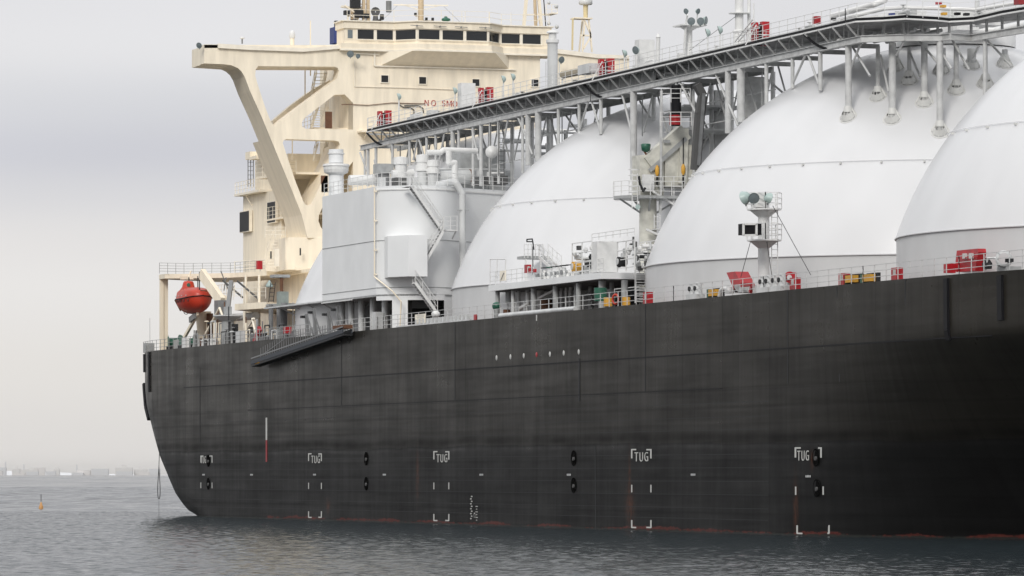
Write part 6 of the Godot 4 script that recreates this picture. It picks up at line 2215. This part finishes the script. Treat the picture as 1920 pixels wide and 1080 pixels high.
	bar(Vector3(12, 46.04, -33.42), Vector3(12, 46.16, -35.8), 0.2, 0.14)
	bar(Vector3(12, 44.89, -34.45), Vector3(12, 45.99, -35.18), 0.12)
	part("crossbar", M.cream_light, am)
	box2(Vector3(11, 46.25, -35.94), Vector3(13, 46.14, -36.5))
	rail([Vector3(13, 46.1, -35.36), Vector3(13, 46.13, -36.45)], 0.9, 0.5, 2, 0.022)
	part("side_platform", M.cream_light, am)
	for q in [[Vector3(13, 47.14, -35.62), 0.16], [Vector3(13, 46.82, -36.34), 0.2], [Vector3(13, 45.23, -35.62), 0.18], [Vector3(13, 44.95, -36.4), 0.2]]:
		ball(q[0], q[1], 10)
		part("mast_lamp", M.pale, am)
	tube(Vector3(13, 48.35, -35.05), Vector3(13, 44.43, -35.36), 0.05, -1, 6)
	part("black_cable", M.black, am)

	# satellite dome on braced legs
	S()
	var sd = thing("satellite_dome", "white satellite dome on a braced cream stand at the right end of the bridge", "aerial dome", Vector3(12, 42.76, -39.45))
	lathe(Vector3(12, 47.16, -39.56), [Vector2(0.0, -0.05), Vector2(0.55, 0), Vector2(0.64, 0.08), Vector2(0.62, 0.4), Vector2(0.45, 0.9), Vector2(0, 1.1)], 20)
	part("dome", M.white, sd)
	tube(Vector3(12, 45.82, -39.56), Vector3(12, 47.16, -39.56), 0.2, 0.24, 12)
	part("neck", M.yellow_pale, sd)
	box(Vector3(12, 45.86, -39.14), Vector3(1.3, 0.12, 1.75))
	for q in [[Vector3(12.4, 42.77, -39.11), Vector3(12.4, 45.73, -39.31)], [Vector3(12.4, 42.75, -40.05), Vector3(12.4, 45.74, -39.73)], [Vector3(11, 42.89, -39.28), Vector3(11, 45.86, -39.6)], [Vector3(12.4, 43.02, -39.21), Vector3(12.4, 44.22, -39.94)], [Vector3(12.4, 45.59, -39.37), Vector3(12.4, 44.32, -39.94)], [Vector3(12.4, 44.29, -38.9), Vector3(12.4, 44.27, -39.94)]]:
		bar(q[0], q[1], 0.14)
	part("stand", M.cream, sd)
	bar(Vector3(12.4, 42.89, -38.11), Vector3(12.4, 45.8, -38.17), 0.14)
	part("ladder_post", M.yellow_pale, sd)

	# wing-top aerials
	S()
	var wd = thing("wing_dome", "small white capsule dome on a post above the left bridge wing", "aerial dome", Vector3(14, 42.3, -10.79))
	tube(Vector3(14, 42.3, -10.79), Vector3(14, 43.07, -10.79), 0.2, -1, 10)
	part("post", M.cream, wd)
	lathe(Vector3(14, 43.07, -10.79), [Vector2(0.22, 0), Vector2(0.27, 0.1), Vector2(0.27, 0.45), Vector2(0.16, 0.68), Vector2(0, 0.75)], 14)
	part("capsule", M.white, wd)
	tube(Vector3(14, 42.45, -6.11), Vector3(14, 42.93, -6.11), 0.07)
	var wa = one("wing_aerial", M.steel, "stubby aerial with white mushroom cap on the outer bridge wing", "aerial")
	lathe(Vector3(14, 42.93, -6.11), [Vector2(0.05, -0.06), Vector2(0.22, 0), Vector2(0.2, 0.1), Vector2(0, 0.18)], 12)
	part("cap", M.white, wa)
	box(Vector3(4, 44.35, -17.72), Vector3(1.4, 1.5, 0.5))
	var bl = one("blue_casing", M.blue, "dark blue casing behind the left end of the wheelhouse", "casing")
	box(Vector3(4, 45.39, -17.87), Vector3(0.4, 0.7, 0.25))
	part("black_top", M.dark, bl)
	box(Vector3(15, 43.39, -15.16), Vector3(1.0, 0.4, 0.4))
	part("side_lamp_box", M.rust, bl)
	for q in [[Vector3(12, 44.47, -26.66), "thin whip aerial just right of the green lantern"], [Vector3(12, 44.49, -27.53), "second thin whip aerial right of the green lantern"], [Vector3(12, 44.52, -30.21), "thin whip aerial just right of the right searchlight on the wheelhouse"], [Vector3(12, 44.53, -32.28), "thin whip aerial on the wheelhouse roof left of the A-frame mast"]]:
		S()
		tube(Vector3(12, 44.4, q[0].z), q[0] + Vector3(0, 1.7, 0), 0.035, 0.025, 6)
		one("whip_aerial", M.cream_light, q[1], "aerial", "whip aerials on the wheelhouse roof")


# ---------------------------------------------------------------- paint and fittings on the hull side
func hull_spot(px_point: Vector3, out := 0.02) -> Vector3:
	# the same x and y, on the plating
	return Vector3(px_point.x, px_point.y, -hull_off(px_point.x, px_point.y) + out)


func build_marks() -> void:
	var mk = group_node("hull_marks", ship, Vector3(100, 5, 0))
	var frames = [
		[[Vector3(22.59, 5.34, 0), Vector3(26.37, 5.33, 0)], [Vector3(22.59, 2.77, 0), Vector3(26.37, 2.77, 0)], [], [Vector3(22.59, 4.5, 0), Vector3(24.4, 4.5, 0)]],
		[[Vector3(56.51, 5.4, 0), Vector3(60.2, 5.38, 0)], [Vector3(56.51, 2.8, 0), Vector3(60.2, 2.8, 0)], [Vector3(56.51, 0.24, 0), Vector3(60.2, 0.27, 0)], [Vector3(57.13, 4.44, 0), Vector3(59.9, 4.44, 0)]],
		[[Vector3(90.1, 5.43, 0), Vector3(93.75, 5.41, 0)], [Vector3(90.1, 2.87, 0), Vector3(93.75, 2.88, 0)], [Vector3(90.1, 0.28, 0), Vector3(93.75, 0.31, 0)], [Vector3(90.63, 4.43, 0), Vector3(93.49, 4.42, 0)]],
		[[Vector3(133.45, 5.38, 0), Vector3(137.14, 5.36, 0)], [Vector3(133.45, 2.79, 0), Vector3(137.14, 2.8, 0)], [Vector3(133.45, 0.21, 0), Vector3(137.14, 0.24, 0)], [Vector3(133.86, 4.39, 0), Vector3(136.74, 4.38, 0)]],
		[[Vector3(162.52, 5.34, 0), Vector3(166.21, 5.32, 0)], [Vector3(162.52, 2.74, 0), Vector3(166.3, 2.76, 0)], [Vector3(162.69, 0.15, 0), Vector3(166.8, 0.2, 0)], [Vector3(162.69, 4.37, 0), Vector3(164.76, 4.36, 0)]]]
	for f in frames:
		var g = group_node("tug_mark", mk, f[0][0])
		S()
		for s in [0, 1]:
			var a = hull_spot(f[0][s])
			var dirx = 1.0 if s == 0 else -1.0
			box(a + Vector3(dirx * 0.4, 0, 0), Vector3(0.9, 0.09, 0.012))
			box(a + Vector3(0, -0.27, 0), Vector3(0.24, 0.62, 0.013))
			part("corner_tick", M.mark, g)
			box(hull_spot(f[1][s]), Vector3(0.2, 0.5, 0.012))
			part("side_tick", M.mark, g)
			if f[2].size():
				var c = hull_spot(f[2][s])
				box(c + Vector3(dirx * 0.4, 0, 0), Vector3(0.9, 0.09, 0.012))
				box(c + Vector3(0, 0.24, 0), Vector3(0.24, 0.5, 0.013))
				part("corner_tick", M.mark, g)
		var l = hull_spot(f[3][0])
		var r = hull_spot(f[3][1])
		var h = 0.6
		letter("T", h, Vector3((l.x * 5 + r.x) / 6, l.y, l.z), 0, M.mark, g, (r.x - l.x) / 1.75)
		letter("U", h, Vector3((l.x + r.x) / 2, l.y, l.z), 0, M.mark, g, (r.x - l.x) / 1.95)
		letter("G", h, Vector3((l.x + r.x * 5) / 6, l.y, l.z), 0, M.mark, g, (r.x - l.x) / 1.95)
	# mooring bitts: rim, flat black disc painting the shade of a recess, bitt
	for p in [Vector3(25.12, 4.92, 0), Vector3(25.12, 2.91, 0), Vector3(72.64, 4.96, 0), Vector3(72.64, 3, 0), Vector3(121.76, 4.85, 0), Vector3(121.76, 2.98, 0), Vector3(165.45, 4.75, 0), Vector3(165.45, 2.91, 0)]:
		var c = hull_spot(p, 0.0)
		var g = group_node("hull_bitt", mk, c)
		S()
		lathe(c, [Vector2(0.52, 0.0), Vector2(0.54, 0.04), Vector2(0.5, 0.05), Vector2(0.49, 0.012)], 20, Vector3(0, 0, 1))
		part("rim", M.void, g)
		lathe(c, [Vector2(0.5, 0.016), Vector2(0.0, 0.014)], 20, Vector3(0, 0, 1))
		part("pocket_shade", M.void, g)
		tube(c + Vector3(0.1, -0.05, 0.02), c + Vector3(0.1, -0.05, 0.12), 0.13, -1, 10)
		part("bitt", M.bridge_dark, g)
	# little plates of illegible white marks
	for p in [Vector3(23.5, 3.7, 0), Vector3(39.2, 3.7, 0), Vector3(58.21, 3.71, 0), Vector3(77.47, 3.71, 0), Vector3(101.47, 3.71, 0), Vector3(120.75, 3.71, 0), Vector3(144.98, 3.72, 0), Vector3(164.33, 3.62, 0)]:
		var c = hull_spot(p)
		for k in 4:
			box(c + Vector3(0.22 * k - 0.33, 0, 0), Vector3(0.12, 0.13, 0.012))
		part("frame_mark", M.pale, mk, "", "stuff")
	# row of round spots with the red one in the middle
	var row = [Vector3(104.91, 12.12, 0), Vector3(108.05, 12.12, 0), Vector3(111.01, 12.13, 0), Vector3(113.82, 12.14, 0), Vector3(116.69, 12.11, 0), Vector3(119.63, 12.12, 0), Vector3(122.75, 12.12, 0)]
	for i in row.size():
		lathe(row[i], [Vector2(0.0, 0.02), Vector2(0.17, 0.018), Vector2(0.19, 0.0)], 14, Vector3(0, 0, 1))
		part("round_spot", M.red if i == 3 else M.mark, mk)
	box(Vector3(113.85, 14.73, 0.01), Vector3(0.2, 0.42, 0.02))
	part("edge_tick", M.mark, mk)
	# white and red upright bar
	box2(Vector3(43.64, 6.61, 0.03), Vector3(44.03, 8.48, 0))
	part("upright_bar", M.mark, mk)
	box2(Vector3(43.64, 4.78, 0.03), Vector3(44.03, 6.61, 0))
	part("upright_bar", M.red_mark, mk)
	# draught scale and load line
	for k in 10:
		var y = 0.5 + 0.18 * k
		box(Vector3(Vector3(99.1, 0.98, 0).x + (0.1 if k % 2 else -0.1), y, 0.015), Vector3(0.3, 0.08, 0.012))
	part("draught_scale", M.mark, mk)
	for k in 6:
		box(Vector3(Vector3(100.35, 0.99, 0).x, 0.4 + 0.2 * k, 0.015), Vector3(0.5 if k % 2 else 0.25, 0.05, 0.012))
	lathe(Vector3(Vector3(99.85, 0.99, 0).x, 0.75, 0.012), [Vector2(0.17, 0.0), Vector2(0.19, 0.01), Vector2(0.14, 0.01)], 16, Vector3(0, 0, 1))
	part("load_line", M.mark, mk)
	# proud weld lines running the length of the side
	for w in [[16.7, 190.0, 11.45], [38.0, 150.0, 9.17]]:
		var x: float = w[0]
		while x < w[1]:
			var x2 = minf(x + 6.0, w[1])
			bar(Vector3(x, w[2], -hull_off(x, w[2]) + 0.012), Vector3(x2, w[2], -hull_off(x2, w[2]) + 0.012), 0.05, 0.075 if w[2] > 10 else 0.05)
			x = x2
		part("weld_line", M.black, mk)
	for q in [[Vector3(161.29, 14.95, 0), Vector3(161.29, 9.25, 0)], [Vector3(169.16, 14.9, 0), Vector3(169.24, 9.24, 0)], [Vector3(179.47, 14.96, 0), Vector3(179.47, 11.39, 0)], [Vector3(126.14, 5.67, 0), Vector3(126.25, 0.02, 0)], [Vector3(95.17, 14.94, 0), Vector3(95.17, 9.22, 0)], [Vector3(65.78, 14.95, 0), Vector3(65.78, 9.22, 0)], [Vector3(22.23, 13.08, 0), Vector3(22.23, 6.52, 0)], [Vector3(136.02, 14.97, 0), Vector3(136.02, 9.17, 0)]]:
		bar(hull_spot(q[0], 0.008), hull_spot(q[1], 0.008), 0.02, 0.13)
		part("plate_seam", M.dark, mk)
	bar(Vector3(122.89, 11.68, 0.01), Vector3(122.89, 8.75, 0.01), 0.04, 0.25)
	part("doubler_strip", M.dark, mk)
	# dark upright guides at the stern and towards the bow
	for g in [[Vector3(0.37, 14.82, -0.9), Vector3(0.37, 13.14, -0.9), 0.5], [Vector3(4.1, 14.92, -0.6), Vector3(4.1, 11.26, -0.6), 0.5], [Vector3(184.97, 14.81, 0), Vector3(185.04, 11.31, 0), 0.5], [Vector3(191.06, 14.76, 0), Vector3(191.14, 12.27, 0), 0.6]]:
		var n = 6
		for k in n:
			var p: Vector3 = g[0].lerp(g[1], float(k) / n)
			var q: Vector3 = g[0].lerp(g[1], float(k + 1) / n)
			bar(hull_spot(p, 0.06), hull_spot(q, 0.06), 0.16, g[2])
		part("upright_guide", M.black, mk)
	for k in 8:
		var y = lerpf(8.9, 12.2, k / 8.0)
		var y2 = lerpf(8.9, 12.2, (k + 1) / 8.0)
		var xx = stern_at(y) - 2.6
		bar(Vector3(xx, y, -hull_off(xx, y) + 0.12), Vector3(stern_at(y2) - 2.6, y2, -hull_off(stern_at(y2) - 2.6, y2) + 0.12), 0.4, 0.5)
	part("stern_pad", M.black, mk)
	# strake seams of the lower side
	for y in [8.25, 7.35, 6.55, 5.0, 4.15, 3.3, 2.45, 1.6, 0.9]:
		var sx = 14.0 + fposmod(y * 37.0, 9.0)
		while sx < 158.0:
			var sx2 = minf(sx + (8.0 if sx > 30.0 else 2.0), 158.0)
			bar(Vector3(sx, y, -hull_off(sx, y) + 0.004), Vector3(sx2, y, -hull_off(sx2, y) + 0.004), 0.012, 0.034)
			sx = sx2 + (0.0 if int(sx + y * 10) % 4 else 2.5)
		part("strake_seam", M.dark, mk, "", "stuff")
	# loop of rope hanging from the stern
	S()
	var rp = thing("mooring_rope", "loop of dark rope hanging down from the stern to the water", "rope", Vector3(3.72, 3.21, -1))
	var pts = []
	for k in 21:
		var a = TAU * k / 20.0
		pts.append(Vector3(3.91, 2.97, -1) + Vector3(sin(a) * 0.75 * (1.0 - 0.45 * cos(a)), cos(a) * 1.5, sin(a) * 0.1))
	pipe(pts, 0.035, 6)
	part("loop", M.dark, rp)
	tube(Vector3(3.91, 4.48, -1), Vector3(4.11, 5.85, -1), 0.03, -1, 6)
	tube(Vector3(3.91, 1.36, -1), Vector3(3.91, -0.01, -1), 0.015, -1, 6)
	part("tail", M.dark, rp)


# ---------------------------------------------------------------- far shore and buoy
func build_far() -> void:
	S()
	var bu = thing("buoy", "small orange buoy floating far left of the stern", "buoy", Vector3(-95.86, 0, -13.16))
	var b: Vector3 = Vector3(-95.86, 0, -13.16)
	lathe(b, [Vector2(0.22, -0.3), Vector2(0.26, 0.1), Vector2(0.16, 0.3), Vector2(0.08, 0.6), Vector2(0, 0.65)], 14)
	part("float", M.buoy, bu)
	tube(b + Vector3(0, 0.7, 0), b + Vector3(0, 1.5, 0), 0.04)
	part("staff", M.dark, bu)
	var rng = RandomNumberGenerator.new()
	rng.seed = 3
	var left: Vector3 = Vector3(-15535.79, 0, -2575.89)
	var right: Vector3 = Vector3(-15026.36, 0, -4092.62)
	# low hill behind the town
	st.set_smooth_group(0)
	var n = 60
	for k in n:
		var h = []
		for j in [k, k + 1]:
			var t = float(j) / n
			h.append(maxf(4.0, 14.0 + 12.0 * sin(t * 9.0) + 8.0 * sin(t * 23.0 + 1.0)) * sin(PI * clampf(t, 0.0, 1.0)))
		var p = left.lerp(right, float(k) / n)
		var q = left.lerp(right, float(k + 1) / n)
		var back = Vector3(-900, 0, 300)
		quad(p + back + Vector3(0, h[0], 0), q + back + Vector3(0, h[1], 0), q, p)
	st.set_smooth_group(FLAT)
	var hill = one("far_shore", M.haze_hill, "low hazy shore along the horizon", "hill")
	hill.set_meta("kind", "structure")
	var dir = (right - left).normalized()
	for k in 34:
		var px = 0.0
		var t = lerpf(0.50, 0.98, (k + rng.randf_range(-0.4, 0.4)) / 33.0)
		var p = left.lerp(right, t) + Vector3(rng.randf_range(20, 400), 0, 0)
		var h = rng.randf_range(8, 26)
		var w = rng.randf_range(18, 60)
		S()
		box(p + Vector3(0, h / 2, 0), Vector3(20, h, w), Basis(Vector3.UP, -atan2(dir.z, dir.x) + PI / 2))
		if k % 3 == 0:
			box(p + Vector3(0, h * 1.15, 0), Vector3(10, h * 0.35, w * 0.3), Basis(Vector3.UP, -atan2(dir.z, dir.x) + PI / 2))
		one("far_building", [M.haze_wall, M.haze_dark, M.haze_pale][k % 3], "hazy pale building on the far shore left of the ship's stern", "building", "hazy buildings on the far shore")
	for q in [[0.555, 45.0], [0.592, 37.0], [0.70, 35.0]]:
		var p = left.lerp(right, q[0])
		tube(p, p + Vector3(0, q[1], 0), 2.6, 1.6, 8)
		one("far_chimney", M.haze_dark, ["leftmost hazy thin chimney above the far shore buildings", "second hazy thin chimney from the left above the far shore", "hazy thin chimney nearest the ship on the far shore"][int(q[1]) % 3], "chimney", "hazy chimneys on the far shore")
